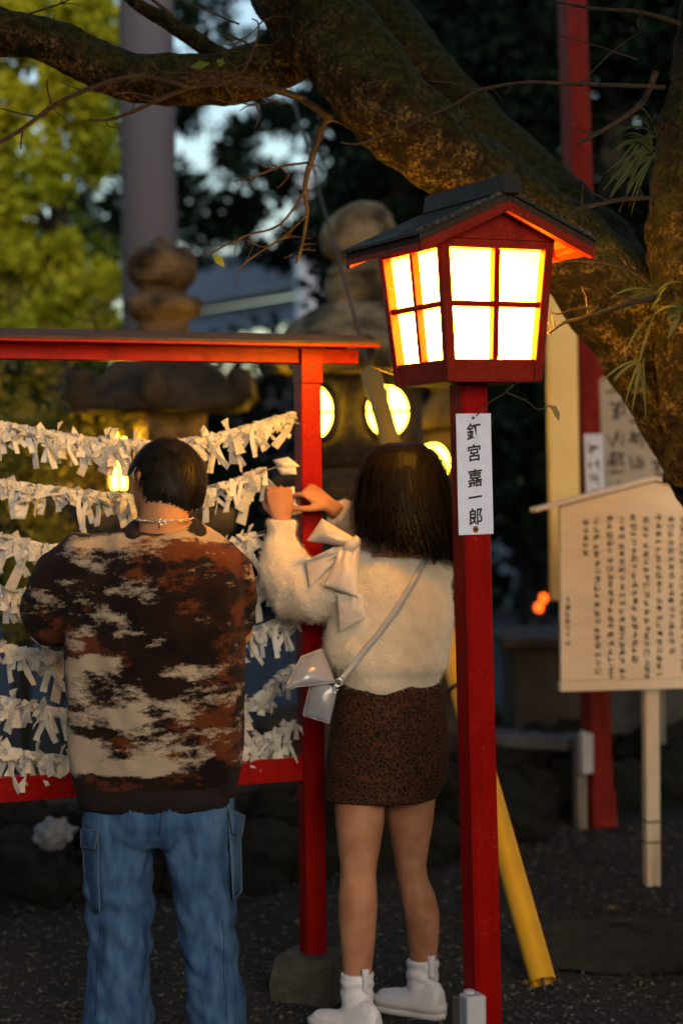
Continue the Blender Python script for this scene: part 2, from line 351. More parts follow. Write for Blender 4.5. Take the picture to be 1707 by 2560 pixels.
# gravel you can tell apart near the camera
def pebbles(n, region, smin, smax, name, label):
    ico = bmesh.new(); bmesh.ops.create_icosphere(ico, subdivisions=1, radius=1.0)
    bv = np.array([v.co[:] for v in ico.verts]); bf = np.array([[v.index for v in f.verts] for f in ico.faces]); ico.free()
    p = region(n); s = RNG.uniform(smin, smax, (n, 1, 1)) * RNG.uniform(.6, 1.2, (n, 1, 3)) * np.array([1, 1, .6])
    V = bv[None] * (1 + RNG.normal(size=(n, len(bv), 1)) * .12) * s
    a = RNG.uniform(0, 6.28, n); ca, sa = np.cos(a)[:, None], np.sin(a)[:, None]
    V = np.stack([V[..., 0] * ca - V[..., 1] * sa, V[..., 0] * sa + V[..., 1] * ca, V[..., 2]], -1) + p[:, None, :]
    Fc = (bf[None] + (np.arange(n) * len(bv))[:, None, None]).reshape(-1, 3)
    me = bpy.data.meshes.new(name); me.vertices.add(n * len(bv)); me.vertices.foreach_set('co', V.astype(np.float32).ravel())
    me.loops.add(len(Fc) * 3); me.loops.foreach_set('vertex_index', Fc.astype(np.int32).ravel()); me.polygons.add(len(Fc)); me.polygons.foreach_set('loop_start', np.arange(0, len(Fc) * 3, 3, dtype=np.int32))
    me.update(calc_edges=True); return tag(link(name, me, M['pebble']), label, 'gravel', kind='stuff')
def reg(n):
    y = RNG.uniform(4.6, 8.2, n); x = RNG.uniform(-1, 1, n) * (0.2 * y + 0.2); return np.stack([x, y, RNG.uniform(-.002, .005, n)], 1)
pebbles(22000, reg, 0.004, 0.010, 'gravel', 'loose dark pebbles scattered over the ground')
# low mound in a dark mottled colour near the foot of the tree
mb = MB(); c0 = GZ(1560, 2370)
rings = []
for i in range(9):
    f = i / 8; rings.append([(c0.x + math.cos(a) * 0.42 * (1 - f) * (1 + .2 * noise.noise(Vector((math.cos(a) * 2, math.sin(a) * 2, 1)))), c0.y + math.sin(a) * 0.34 * (1 - f), 0.07 * math.sin(f * 1.57) + 0.004 + .012 * noise.noise(Vector((math.cos(a) * 3, math.sin(a) * 3, f * 4)))) for a in [6.283 * j / 40 for j in range(40)]])
mb.rings(rings); tag(mb.build('dark_mound', M['soil'], smooth=True), 'low black mound lying on the gravel', 'soil', kind='structure')
# slab kerb and grey block at the right of the bed
a, b = W(1180, 1830, 8.6), W(1438, 1874, 8.30); a.z = b.z = 0.325
mb = MB().bar(a - Vector((0.5, -0.20, 0)), b, 0.20, 0.06)
st = tag(mb.build('kerb_slab', M['slab'], bevel=0.008), 'pale blue grey stone slab capping the rocks beside the grey stake', 'slab')
p = W(1283, 1640, 8.7)
mb = MB().box((p.x + 1.1, 9.05, 0.50), (2.2, 0.7, 0.404)).box((p.x + 1.07, 9.03, 0.73), (2.26, 0.76, 0.05))
tag(mb.build('stone_block', M['block'], bevel=0.01), 'long grey stone block with a lighter top slab behind the notice board', 'block')

M['board_dark'] = mat('dark_stained_boarding', (0.020, 0.010, 0.007), 0.85, (0.035, 0.016, 0.010), 30, 0.4, 90)
# ================================================================== standing lantern
base = W(1210, 2697, 4.7); base.z = 0; topc = W(1168, 930, 4.7)
zax = (topc - base).normalized(); xax = Vector((math.cos(R(27)), math.sin(R(27)), 0)); yax = zax.cross(xax).normalized(); xax = yax.cross(zax)
LM = Matrix((xax, yax, zax)).transposed().to_4x4(); LM.translation = base
lan = thing('street_lantern', 'red wooden post lantern glowing under a small dark gabled roof', 'lantern', matrix=LM)
PW = 0.0365
mb = MB(); q = []
for z in (0.0, 1.731): q += [[(-PW + .008, -PW, z), (PW - .004, -PW, z), (PW, -PW + .004, z), (PW, PW - .008, z), (PW - .008, PW, z), (-PW + .008, PW, z), (-PW, PW - .008, z), (-PW, -PW + .008, z)]]
mb.rings(q); mb.build('post', M['red'], lan, local=True)
ZB, ZT = 1.735, 2.075
def hw(z): return 0.134 + (z - ZB) / (ZT - ZB) * 0.027
def fpt(k, u, z, w):
    x, y = u, -(hw(z) - w)
    for _ in range(k): x, y = -y, x
    return Vector((x, y, z))
def fbox(mb, k, u0, u1, z0, z1, w0, w1, rel=False):
    def uu(u, z): return u * hw(z) if rel else u
    return mb.hexa([fpt(k, uu(u0, z0), z0, w0), fpt(k, uu(u1, z0), z0, w0), fpt(k, uu(u1, z0), z0, w1), fpt(k, uu(u0, z0), z0, w1), fpt(k, uu(u0, z1), z1, w0), fpt(k, uu(u1, z1), z1, w0), fpt(k, uu(u1, z1), z1, w1), fpt(k, uu(u0, z1), z1, w1)])
MB().box((0, 0, ZB + 0.004), (0.262, 0.262, 0.012)).build('bottom_plate', M['red_old'], lan, local=True)
CW = 0.024
for k in range(4):
    # corner post between face k and the next one
    cs = []
    for z in (ZB, ZT):
        h = hw(z)
        for (x, y) in ((h - CW, -h), (h, -h), (h, -h + CW), (h - CW, -h + CW)):
            for _ in range(k): x, y = -y, x
            cs.append(Vector((x, y, z)))
    MB().hexa(cs).build('corner_post', M['red_old'], lan, local=True, bevel=0.0015)
    def e(z): return hw(z) - CW - 0.0005
    for (nm, z0, z1, w0, w1) in (('bottom_rail', ZB + 0.001, ZB + 0.052, 0.002, 0.026), ('top_rail', ZT - 0.022, ZT - 0.001, 0.002, 0.026)):
        MB().hexa([fpt(k, s * e(z), z, w) for z in (z0, z1) for (s, w) in ((-1, w0), (1, w0), (1, w1), (-1, w1))]).build(nm, M['red_old'], lan, local=True, bevel=0.0015)
    z0, z1 = ZB + 0.0525, ZT - 0.0225; zm = (z0 + z1) / 2
    MB().hexa([fpt(k, u, z, w) for z in (z0, z1) for (u, w) in ((-.008, .004), (.008, .004), (.008, .0225), (-.008, .0225))]).build('vertical_bar', M['red'], lan, local=True)
    for s in (-1, 1):
        MB().hexa([fpt(k, u(z), z, w) for z in (zm - .007, zm + .007) for (u, w) in (((lambda z: min(s * .0085, s * e(z))), .005), ((lambda z: max(s * .0085, s * e(z))), .005), ((lambda z: max(s * .0085, s * e(z))), .0215), ((lambda z: min(s * .0085, s * e(z))), .0215))]).build('cross_bar', M['red'], lan, local=True)
        for (a0, a1) in ((z0, zm - .0002), (zm + .0002, z1)):
            MB().add([fpt(k, u(z), z, .024) for z, u in ((a0, lambda z: min(s * .0004, s * e(z))), (a0, lambda z: max(s * .0004, s * e(z))), (a1, lambda z: max(s * .0004, s * e(z))), (a1, lambda z: min(s * .0004, s * e(z))))], [(0, 1, 2, 3)]).build('paper_pane', M['pane'], lan, local=True)
# roof: ridge runs along local y
HWID, RISE, Y0, Y1, ZE = 0.240, 0.104, -0.205, 0.172, 2.060
def gz(x): return ZE + RISE * (1 - abs(x) / HWID)
for (y0, y1) in ((-0.1612, -0.146), (0.146, 0.1612)):
    w = 0.161; MB().add([(-w, y0, ZT), (w, y0, ZT), (w, y0, gz(w) - .014), (0, y0, gz(0) - .014), (-w, y0, gz(w) - .014), (-w, y1, ZT), (w, y1, ZT), (w, y1, gz(w) - .014), (0, y1, gz(0) - .014), (-w, y1, gz(w) - .014)],
        [(0, 1, 2, 3, 4), (9, 8, 7, 6, 5), (0, 5, 6, 1), (1, 6, 7, 2), (2, 7, 8, 3), (3, 8, 9, 4), (4, 9, 5, 0)]).build('gable_board', M['red_old'], lan, local=True)
for s in (-1, 1):
    def sl(x, y, dz): return (s * x, y, gz(x) + dz)
    def slab(x0, x1, y0, y1, d0, d1):
        m_ = MB().hexa([sl(x0, y0, d0), sl(x1, y0, d0), sl(x1, y1, d0), sl(x0, y1, d0), sl(x0, y0, d1), sl(x1, y0, d1), sl(x1, y1, d1), sl(x0, y1, d1)])
        if s < 0: m_.f = [tuple(reversed(f)) for f in m_.f]
        return m_
    rf = slab(0.0005, HWID + .012, Y0 - .008, Y1 + .008, 0.016, 0.024).build('roof_sheet', M['roof_metal'], lan, local=True)
    slab(0.0005, HWID + .004, Y0, Y1, -0.002, 0.0155).build('roof_boarding', M['board_dark'], lan, local=True)
    for (y0, y1) in ((Y0 - .004, Y0 + .016), (Y1 - .016, Y1 + .004)):
        slab(0.0005, HWID + .002, y0, y1, -0.027, -0.0025).build('bargeboard', M['red_old'], lan, local=True)
    for yy in (-0.06, 0.08): slab(0.165, HWID - .01, yy - .012, yy + .012, -0.022, -0.0025).build('rafter', M['red'], lan, local=True)
    slab(HWID - .02, HWID + .003, Y0 + .017, Y1 - .017, -0.018, -0.0025).build('eave_batten', M['red_old'], lan, local=True)
    # sooty moss that has crept along the front edge of the sheet
    g = MB()
    for i in range(90):
        x = random.uniform(0.01, HWID + .008); y = Y0 - .009 + abs(random.gauss(0, 0.012)); r = random.uniform(.002, .006)
        bmz = gz(x) + .0245; g.add([(s * x - r, y - r, bmz - .004), (s * x + r, y - r, bmz - .004), (s * x + r, y + r, bmz), (s * x - r, y + r, bmz), (s * x, y, bmz + r * 1.1)], [(0, 1, 4), (1, 2, 4), (2, 3, 4), (3, 0, 4)])
    tag(g.build('moss_crust', M['grime'], lan, local=True), kind='stuff')
zr = gz(0) + .026
MB().hexa([(-.026, Y0 - .028, zr - .012), (.026, Y0 - .028, zr - .012), (.026, Y1 - .01, zr - .012), (-.026, Y1 - .01, zr - .012), (-.022, Y0 - .022, zr + .032), (.022, Y0 - .022, zr + .032), (.022, Y1 - .016, zr + .032), (-.022, Y1 - .016, zr + .032)]).build('ridge_cap', M['ridge_metal'], lan, local=True, bevel=0.002)
bulb_d = bpy.data.lights.new('bulb', 'POINT'); bulb_d.energy = 9.0; bulb_d.color = (1.0, 0.60, 0.17); bulb_d.shadow_soft_size = 0.035
bulb = bpy.data.objects.new('bulb', bulb_d); C.objects.link(bulb); bulb.parent = lan; bulb.location = (0, 0, 1.865)
# name plate on the post
pc = LM.inverted() @ W(1192, 1185, 4.65)
plx, plz = pc.x, pc.z; PH, PWW = 0.300, 0.100
pl = MB().box((plx, -PW - .003, plz), (PWW, .003, PH)).build('name_plate', M['plaque'], lan, local=True, bevel=0.0006)
def glyph(ch, size, bold):
    cu = bpy.data.curves.new('glyph', 'FONT'); cu.body = ch; cu.size = size; cu.offset = bold * size; cu.resolution_u = 3
    o = bpy.data.objects.new('glyph', cu); C.objects.link(o); dg = bpy.context.evaluated_depsgraph_get(); dg.update()
    me = bpy.data.meshes.new_from_object(o.evaluated_get(dg)); bpy.data.objects.remove(o); bpy.data.curves.remove(cu)
    vs = [v.co.copy() for v in me.vertices]; fs = [tuple(p.vertices) for p in me.polygons]
    x0, x1 = min(v.x for v in vs), max(v.x for v in vs); y0, y1 = min(v.y for v in vs), max(v.y for v in vs)
    return [(v.x - (x0 + x1) / 2, v.y - (y0 + y1) / 2) for v in vs], fs
PXM = 0.3 / 1.0
for ch, py, sz in (('釘', 1079, .044), ('宮', 1132, .044), ('嘉', 1195, .046), ('一', 1242, .042), ('郎', 1290, .045)):
    vs, fs = glyph(ch, sz, 0.022); zc = plz + (1185 - py) / 300 * PH * 1.0
    k = MB(); k.add([(plx + x * .95 - .001, -PW - .0049, zc + y + x * .10) for x, y in vs], fs); k.build('lettering', M['ink'], pl, local=True)
def disc(c, r, d, n=14):
    return MB().rings([[(c[0] + r * math.cos(a), c[1], c[2] + r * math.sin(a)) for a in [-6.283 * j / n for j in range(n)]], [(c[0] + r * math.cos(a), c[1] - d, c[2] + r * math.sin(a)) for a in [-6.283 * j / n for j in range(n)]]])
disc((plx - .002, -PW - .0046, plz - .137), .0085, .0004).build('rust_stain', M['rust'], pl, local=True)
for dz in (.139, -.137): disc((plx - .002, -PW - .0051, plz + dz), .0034, .002).build('nail', M['nail'], pl, local=True)
# outlet stake by the foot of the lantern
def outlet(px, py, d, name, label, tall, m, zt):
    p = W(px, py, d); t = thing(name, label, 'outlet post', (p.x, p.y, 0), R(20), group='outlet posts')
    MB().box((0, 0.03, (zt - .02) / 2), (.045, .05, zt - .02)).build('stake', M['old_wood'], t, local=True, bevel=0.003)
    b = MB().box((0.0, -0.022, zt - tall / 2), (.052, .05, tall)).build('box', m, t, local=True, bevel=0.004)
    MB().lathe([(.014, 0), (.014, .006), (.010, .008)], 14, (-.004, -.01, zt + .0005)).build('cap', m, b, local=True)
    return t
outlet(1172, 2500, 4.60, 'outlet_stake', 'pale grey outlet box on a short stake at the foot of the red lantern post', .16, M['white_box'], 0.236)
outlet(1458, 2062, 7.95, 'outlet_stake', 'grey weathered stake with a pale outlet box beside the far red post', .17, M['white_box'], 0.415)

# ================================================================== fortune rack
PR = GZ(781, 2470); RA = R(22)
rx = Vector((math.cos(RA), math.sin(RA), 0)); ry = Vector((-math.sin(RA), math.cos(RA), 0))
d0 = 5.42; PR = W(778, 1900, d0); PR.z = 0
rack = thing('fortune_rack', 'red wooden rack with a narrow board roof and seven strings of tied papers', 'rack', PR, RA)
ZTOP = W(778, 872, d0).z; ZBEAM = W(778, 909, d0).z; ZR1 = W(762, 1889, d0).z; ZR0 = W(762, 1947, d0).z
RL = -1.95          # far left end of the rack, out of the picture
for x in (0.0, RL):
    MB().box((x, 0, ZTOP / 2 + .06), (.062, .062, ZTOP - .12)).build('post', M['red'], rack, local=True, bevel=0.003)
    cap = MB().box((x, -0.004, ZTOP - .051), (.066, .074, .10)).build('post_cap', M['red'], rack, local=True, bevel=0.002)
    disc((x, -0.041, ZTOP - .055), .005, .0006).build('peg', M['nail'], cap, local=True)
    bl = jitter(MB().lathe([(.14, 0), (.138, .05), (.125, .125), (.115, .13)], 4, (x, 0, 0.0)), 0.004, 9)
    bl.build('footing', M['concrete'], rack, local=True, bevel=0.006)
MB().box(((RL + .075 - .0) / 2, 0, (ZTOP + ZBEAM) / 2), (-RL + .225, .05, ZTOP - ZBEAM)).build('beam', M['red'], rack, local=True, bevel=0.002)
MB().box((RL / 2, 0.0, (ZR0 + ZR1) / 2), (-RL - .063, .044, ZR1 - ZR0)).build('lower_rail', M['red'], rack, local=True, bevel=0.002)
MB().box((RL / 2, 0.0, ZTOP + .012), (-RL + .1, .04, .022)).build('ridge_batten', M['red'], rack, local=True)
for s in (-1, 1):
    x0, x1 = RL - .2, .165
    za, zb = ZTOP + .033, ZTOP + .003
    m_ = MB().hexa([(x0, 0.0005 * s, za), (x1, .0005 * s, za), (x1, s * .145, zb), (x0, s * .145, zb), (x0, .0005 * s, za + .009), (x1, .0005 * s, za + .009), (x1, s * .145, zb + .009), (x0, s * .145, zb + .009)])
    m_.build('roof_board', M['wood_roof'], rack, local=True)
    MB().box(((x0 + x1) / 2, s * .146, zb - .003), (x1 - x0 - .002, .012, .0065)).build('roof_edge', M['red'], rack, local=True)
# strings: pixel paths in the photograph, carried on to the left post
ROWS = [[(-60, 1052), (0, 1062), (120, 1085), (260, 1105), (400, 1112), (520, 1100), (620, 1072), (690, 1050), (752, 1032)],
        [(-60, 1200), (0, 1208), (100, 1222), (220, 1236), (330, 1246), (450, 1240), (540, 1222), (620, 1192), (690, 1168), (752, 1150)],
        [(-60, 1330), (0, 1342), (100, 1366), (220, 1384), (330, 1390), (450, 1386), (560, 1368), (640, 1336), (700, 1310), (752, 1292)],
        [(-60, 1460), (0, 1474), (60, 1496), (200, 1516), (400, 1520), (560, 1500), (640, 1472), (700, 1440), (752, 1424)],
        [(-60, 1612), (0, 1618), (80, 1632), (160, 1642), (350, 1640), (520, 1625), (620, 1585), (700, 1552), (752, 1540)],
        [(-60, 1748), (0, 1750), (60, 1762), (160, 1782), (350, 1795), (520, 1790), (610, 1770), (650, 1740), (700, 1690), (752, 1660)],
        [(-60, 1872), (0, 1876), (80, 1890), (160, 1900), (350, 1910), (520, 1902), (620, 1862), (690, 1835), (752, 1800)]]
def on_rack(px, py, off=0.0):
    v = CAMROT @ Vector(((px - 853.5) / F, -(py - 1280) / F, -1)); nrm = ry
    t = (PR + ry * off - CAMLOC).dot(nrm) / v.dot(nrm); return CAMLOC + v * t
def interp(path, x):
    for (x0, y0), (x1, y1) in zip(path, path[1:]):
        if x0 <= x <= x1: return y0 + (y1 - y0) * (x - x0) / (x1 - x0)
    return path[-1][1]
for row in ROWS:
    pts = [on_rack(*p) for p in row]; lp = rack.matrix_basis @ Vector((RL, 0, pts[0].z + .08)); pts = [lp, lp.lerp(pts[0], .5) - Vector((0, 0, .05))] + pts
    MB().tube(pts, .0022, 6).build('string', M['string'], rack, smooth=True)
# papers: a strip folded lengthways, knotted once round the string, two tails
def paper_mesh(seed):
    rs = random.Random(seed); mb = MB(); w = rs.uniform(.014, .025)
    def ribbon(pts, w0, w1, th=.0012):
        L = len(pts); rings = []
        for i, p in enumerate(pts):
            ww = (w0 + (w1 - w0) * i / (L - 1)) / 2; a = rs.uniform(-.25, .25) + base_a
            t = (pts[min(i + 1, L - 1)] - pts[max(i - 1, 0)]).normalized(); sd = Vector((math.cos(a), math.sin(a), 0)); sd = (sd - t * sd.dot(t)).normalized(); n_ = t.cross(sd)
            rings.append([p - sd * ww - n_ * th, p + sd * ww - n_ * th, p + sd * ww + n_ * th, p - sd * ww + n_ * th])
        mb.rings(rings)
    base_a = rs.uniform(-.5, .5)
    # knot: crumpled loop round the string
    kk = [Vector((rs.uniform(-.003, .003), math.cos(a) * .011, math.sin(a) * .013 - .002)) for a in np.linspace(-1.2, 4.6, 8)]
    ba = base_a; base_a = 0; ribbon(kk, w * .75, w * .9); base_a = ba
    for s in (-1, 1):
        if s > 0 and rs.random() < .2: continue
        L = rs.choice((rs.uniform(.022, .05), rs.uniform(.025, .06), rs.uniform(.05, .105))); lean = rs.gauss(0, .28) + s * .12
        if rs.random() < .16: lean = rs.choice((-1, 1)) * rs.uniform(1.2, 2.5); L *= .55
        d = Vector((math.sin(lean), -0.15 + rs.uniform(-.3, .15), -math.cos(lean))).normalized()
        st_ = Vector((s * .003, -.010 * (1 if s < 0 else -.5), -.004)); bend = Vector((rs.uniform(-.016, .016), rs.uniform(-.016, .010), 0)); kink = Vector((rs.uniform(-.008, .008), rs.uniform(-.008, .008), 0))
        base_a = rs.uniform(-.9, .9); ribbon([st_ + d * L * f + bend * (f * f) + kink * math.sin(f * 4.4) for f in (0, .2, .4, .6, .8, 1)], w * .7, w * rs.uniform(.9, 1.15))
    if rs.random() < .5:
        base_a = rs.uniform(-1, 1); a = rs.uniform(-2.4, 2.4); d = Vector((math.sin(a), -.4, math.cos(a) * .8)).normalized(); ribbon([d * .006, d * .02, d * .038], w * .6, w * rs.uniform(.9, 1.3))
    return mb.mesh('paper_fortune')
PM = []
for i in range(36):
    me = paper_mesh(100 + i); me.materials.append(M['paper'] if i % 6 < 3 else (M['paper_print'] if i % 6 < 5 else M['paper_grey'])); PM.append(me)
RNAME = ['topmost', 'second', 'third', 'fourth', 'fifth', 'sixth', 'lowest']
def behind_man(x, y): return (200 < x < 575 and y > 1370) or (340 < x < 490 and 1150 < y < 1400)
cnt = 0
for ri, row in enumerate(ROWS):
    x = -20.0
    while x < 738:
        y = interp(row, x)
        if not behind_man(x, y) and not (ri in (1, 2) and x > (668 if ri == 1 else 640)):
            side = 'on' if x < 400 else 'near the post end of'
            p = on_rack(x, y); o = bpy.data.objects.new('paper_fortune', PM[random.randrange(36)]); C.objects.link(o)
            o.location = p; o.rotation_euler = (random.uniform(-.15, .15), random.uniform(-.25, .25), RA + random.uniform(-.5, .5)); sc_ = random.uniform(.85, 1.2); o.scale = (sc_,) * 3
            tag(o, 'folded white paper fortune knotted %s the %s string of the rack' % (side, RNAME[ri]), 'paper fortune', 'paper fortunes tied to the rack strings'); cnt += 1
        x += random.uniform(7, 15) if x < 600 else random.uniform(7, 12)
print('papers', cnt)

# ================================================================== stone lanterns
def hexs(k, sharp=1.0, ph=0.0):
    def f(a, z=0):
        a = (a + ph) % (2 * math.pi / k) - math.pi / k; return (1 - sharp) + sharp * math.cos(math.pi / k) / math.cos(a) 
    return f
def stone_lantern(name, label, loc, rotz, fin, kasa, box, lower, ms, seed):
    t = thing(name, label, 'stone lantern', loc, rotz, group='stone lanterns on the raised bed')
    def put(nm, prof, m, shape=None, amp=.006, n=48, parent=t, sub=True):
        # refine the profile so that the weathering has something to move
        pr = []
        for (r0, z0), (r1, z1) in zip(prof, prof[1:]):
            for i in range(4): pr.append((r0 + (r1 - r0) * i / 4, z0 + (z1 - z0) * i / 4))
        pr.append(prof[-1]); b = MB().lathe(pr, n, (0, 0, 0), shape); jitter(b, amp, 7, seed); return b.build(nm, m, parent, smooth=True, local=True)
    put('finial', fin, ms[0], amp=.014); k = put('roof', kasa[0], ms[1], kasa[1], amp=.012, n=72)
    for j in range(kasa[2]):
        a = kasa[3] + 2 * math.pi * j / kasa[2]; r, z, s = kasa[4]
        b = MB(); c = Vector((math.cos(a), math.sin(a), 0))
        pts = [c * (r - .14) + Vector((0, 0, z + .02)), c * (r - .05) + Vector((0, 0, z)), c * (r + .01) + Vector((0, 0, z + s * .35)), c * r + Vector((0, 0, z + s * .9)), c * (r - .05) + Vector((0, 0, z + s * 1.05))]
        b.tube(pts, [s * .6, s * .62, s * .6, s * .5, s * .3], 14, roundends=True); jitter(b, .012, 8, seed + j); b.build('corner_curl', ms[1], k, smooth=True, local=True)
    put('fire_box', box[0], ms[2], box[1], amp=.004)
    for nm, pr, sh in lower: put(nm, pr, ms[3], sh, amp=.007)
    return t
# left lantern: square fire box, curled roof
zz = lambda py, d: W(412, py, d).z
D1 = 8.0; c1 = W(412, 1100, D1)
SL1 = stone_lantern('stone_lantern', 'weathered stone lantern with onion finial and curled roof behind the rack', (c1.x, D1, 0.30), R(30),
    [(.115, 1.80), (.108, 1.86), (.102, 1.875), (.13, 1.89), (.158, 1.915), (.166, 1.955), (.150, 1.975), (.108, 1.985), (.100, 2.005), (.108, 2.02), (.138, 2.04), (.148, 2.075), (.142, 2.085), (.150, 2.10), (.146, 2.15), (.12, 2.18), (.06, 2.20), (.03, 2.225), (.005, 2.24)],
    ([(.30, 1.485), (.40, 1.495), (.405, 1.53), (.34, 1.60), (.24, 1.68), (.16, 1.76), (.12, 1.81)], hexs(6, .8), 6, 0.0, (.40, 1.535, .095)),
    ([(.185, 1.08), (.19, 1.09), (.19, 1.47), (.185, 1.485)], hexs(4, 1.0, math.pi / 4)),
    [('platform', [(.20, .93), (.30, .95), (.33, 1.0), (.33, 1.07), (.26, 1.08)], hexs(6, .9)), ('shaft', [(.19, .22), (.16, .3), (.15, .6), (.16, .88), (.19, .93)], None), ('pedestal', [(.42, 0), (.42, .12), (.36, .16), (.24, .22)], hexs(6, .9))],
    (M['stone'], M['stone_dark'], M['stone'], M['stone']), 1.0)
# the window of the left face: glowing paper behind a stone cross
def glow_window(t, c, nrm, w, h, rnd, m, frame_m):
    c = Vector(c); nrm = Vector(nrm).normalized(); u = Vector((0, 0, 1)).cross(nrm).normalized(); up = Vector((0, 0, 1))
    n = 28
    if rnd: ring = lambda s, o: [c + nrm * o + u * (w / 2 * s * math.cos(a)) + up * (h / 2 * s * math.sin(a)) for a in [2 * math.pi * j / n for j in range(n)]]
    else: ring = lambda s, o: [c + nrm * o + u * (x * w / 2 * s) + up * (z * h / 2 * s) for x, z in ((-1, -1), (1, -1), (1, 1), (-1, 1))]
    wn_ = MB().rings([ring(1, -.004), ring(1, .004)]).build('window', m, t, local=True)
    MB().rings([ring(1.0, .003), ring(1.0, .02), ring(1.22, .02), ring(1.25, -.01)], cap=False).build('frame', frame_m, wn_, local=True)
    b = MB(); b.bar(c + nrm * .011 - up * h * .49, c + nrm * .011 + up * h * .49, .012, .010, nrm)
    b.bar(c + nrm * .010 - u * w * .49, c + nrm * .010 + u * w * .49, .012, .008, nrm); b.build('cross_bar', frame_m, wn_, local=True)
    return wn_
glow_window(SL1, (-.200, 0.0, 1.285), (-1, 0, 0), .19, .235, False, M['window_glow'], M['stone'])
glow_window(SL1, (0.0, 0.200, 1.285), (0, 1, 0), .17, .235, False, M['window_glow'], M['stone'])
# middle lantern: barrel fire box with round windows
D2 = 8.25; c2 = W(905, 1100, D2)
SL2 = stone_lantern('stone_lantern', 'tall stone lantern with boulder finial and round glowing windows beside the yellow guard', (c2.x, D2, 0.30), 0.0,
    [(.15, 1.96), (.16, 2.02), (.14, 2.08), (.15, 2.10), (.12, 2.13), (.13, 2.15), (.17, 2.20), (.175, 2.27), (.15, 2.34), (.10, 2.385), (.02, 2.41)],
    ([(.28, 1.65), (.42, 1.66), (.44, 1.70), (.40, 1.78), (.32, 1.87), (.22, 1.94), (.16, 1.97)], hexs(6, .7), 6, 0.55, (.42, 1.70, .08)),
    ([(.22, 1.24), (.245, 1.26), (.262, 1.36), (.266, 1.45), (.262, 1.54), (.245, 1.63), (.22, 1.655)], None),
    [('platform', [(.26, 1.03), (.36, 1.06), (.40, 1.14), (.40, 1.2), (.30, 1.24)], hexs(6, .9)), ('shaft', [(.22, .22), (.19, .3), (.18, .6), (.19, .98), (.24, 1.03)], None), ('pedestal', [(.5, 0), (.5, .12), (.42, .18), (.28, .22)], hexs(6, .9))],
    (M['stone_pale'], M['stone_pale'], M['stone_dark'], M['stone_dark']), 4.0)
for ang in (22, -43, 150):
    n_ = Vector((math.sin(R(ang)), -math.cos(R(ang)), 0)); glow_window(SL2, n_ * .272 + Vector((0, 0, 1.485)), n_, .195, .215, True, M['window_glow'], M['stone_dark'])
# a third, smaller lantern half hidden behind the red post
D3 = 8.9; c3 = W(1118, 1150, D3)
SL3 = stone_lantern('stone_lantern', 'smaller dark stone lantern with round glowing window behind the red lantern post', (c3.x, D3, 0.30), 0.0,
    [(.07, 1.60), (.09, 1.63), (.11, 1.70), (.08, 1.78), (.01, 1.84)],
    ([(.14, 1.42), (.20, 1.43), (.20, 1.47), (.15, 1.52), (.09, 1.57), (.07, 1.6)], hexs(6, .7), 0, 0, (.2, 1.4, .05)),
    ([(.12, 1.10), (.125, 1.12), (.125, 1.40), (.12, 1.42)], None),
    [('platform', [(.13, .98), (.18, 1.0), (.18, 1.08), (.14, 1.1)], hexs(6, .9)), ('shaft', [(.12, .12), (.10, .2), (.10, .9), (.12, .98)], None), ('pedestal', [(.24, 0), (.24, .08), (.16, .12)], hexs(6, .9))],
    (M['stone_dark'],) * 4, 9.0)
n_ = Vector((-.5, -.86, 0)).normalized(); glow_window(SL3, n_ * .132 + Vector((0, 0, 1.27)), n_, .17, .18, True, M['window_glow'], M['stone_dark'])

# ================================================================== utility pole and guy wire
pb = W(384, 1200, 10.4); pb.z = 0; ptop = W(366, 0, 10.4)
pd = (ptop - Vector((pb.x, pb.y, pb.z))) / (ptop.z)
up_ = thing('utility_pole', 'thick grey concrete utility pole rising behind the stone lantern', 'pole', pb)
MB().tube([pb + pd * z for z in (0, 2, 4, 6, 9)], [.165, .157, .150, .142, .130], 32).build('shaft', M['pole'], up_, smooth=True)
mb = MB()
for z in (6.5, 6.62): mb.tube([pb + pd * z, pb + pd * (z + .05)], .153, 24)
gb = GZ(1362, 2478); gt = pb + pd * 6.56
gw = thing('guy_wire', 'steel guy wire with a long leaning yellow plastic guard', 'guy wire', gb)
MB().tube([gb, gb.lerp(gt, .5) , gt], .006, 8).build('wire', M['wire'], gw, smooth=True)
dirg = (gt - gb).normalized()
g0 = gb + dirg * .03; g1 = gb.lerp(gt, .288)
sd = dirg.cross(Vector((0, -1, 0))).normalized(); fr = sd.cross(dirg)
def ghalf(p, r): return [p + (sd * math.cos(a) + fr * math.sin(a)) * r for a in [2 * math.pi * j / 24 for j in range(24)]]
m_ = MB(); m_.rings([ghalf(g0, .037), ghalf(g0.lerp(g1, .3), .036), ghalf(g1, .034), ghalf(g1, .028), ghalf(g0, .030)], cap=False); gd = m_.build('guard_sleeve', M['yellow'], gw, smooth=True)
MB().bar(g0 + sd * .0365, g1 + sd * .0335, .006, .010, fr).build('seam_lip', M['yellow'], gd)
for f in (.42, .75): 
    p = g0.lerp(g1, f); MB().rings([ghalf(p, .0375), ghalf(p + dirg * .002, .041), ghalf(p + dirg * .014, .041), ghalf(p + dirg * .016, .0375)], cap=False).build('strap_ring', M['black'], gd, smooth=True)

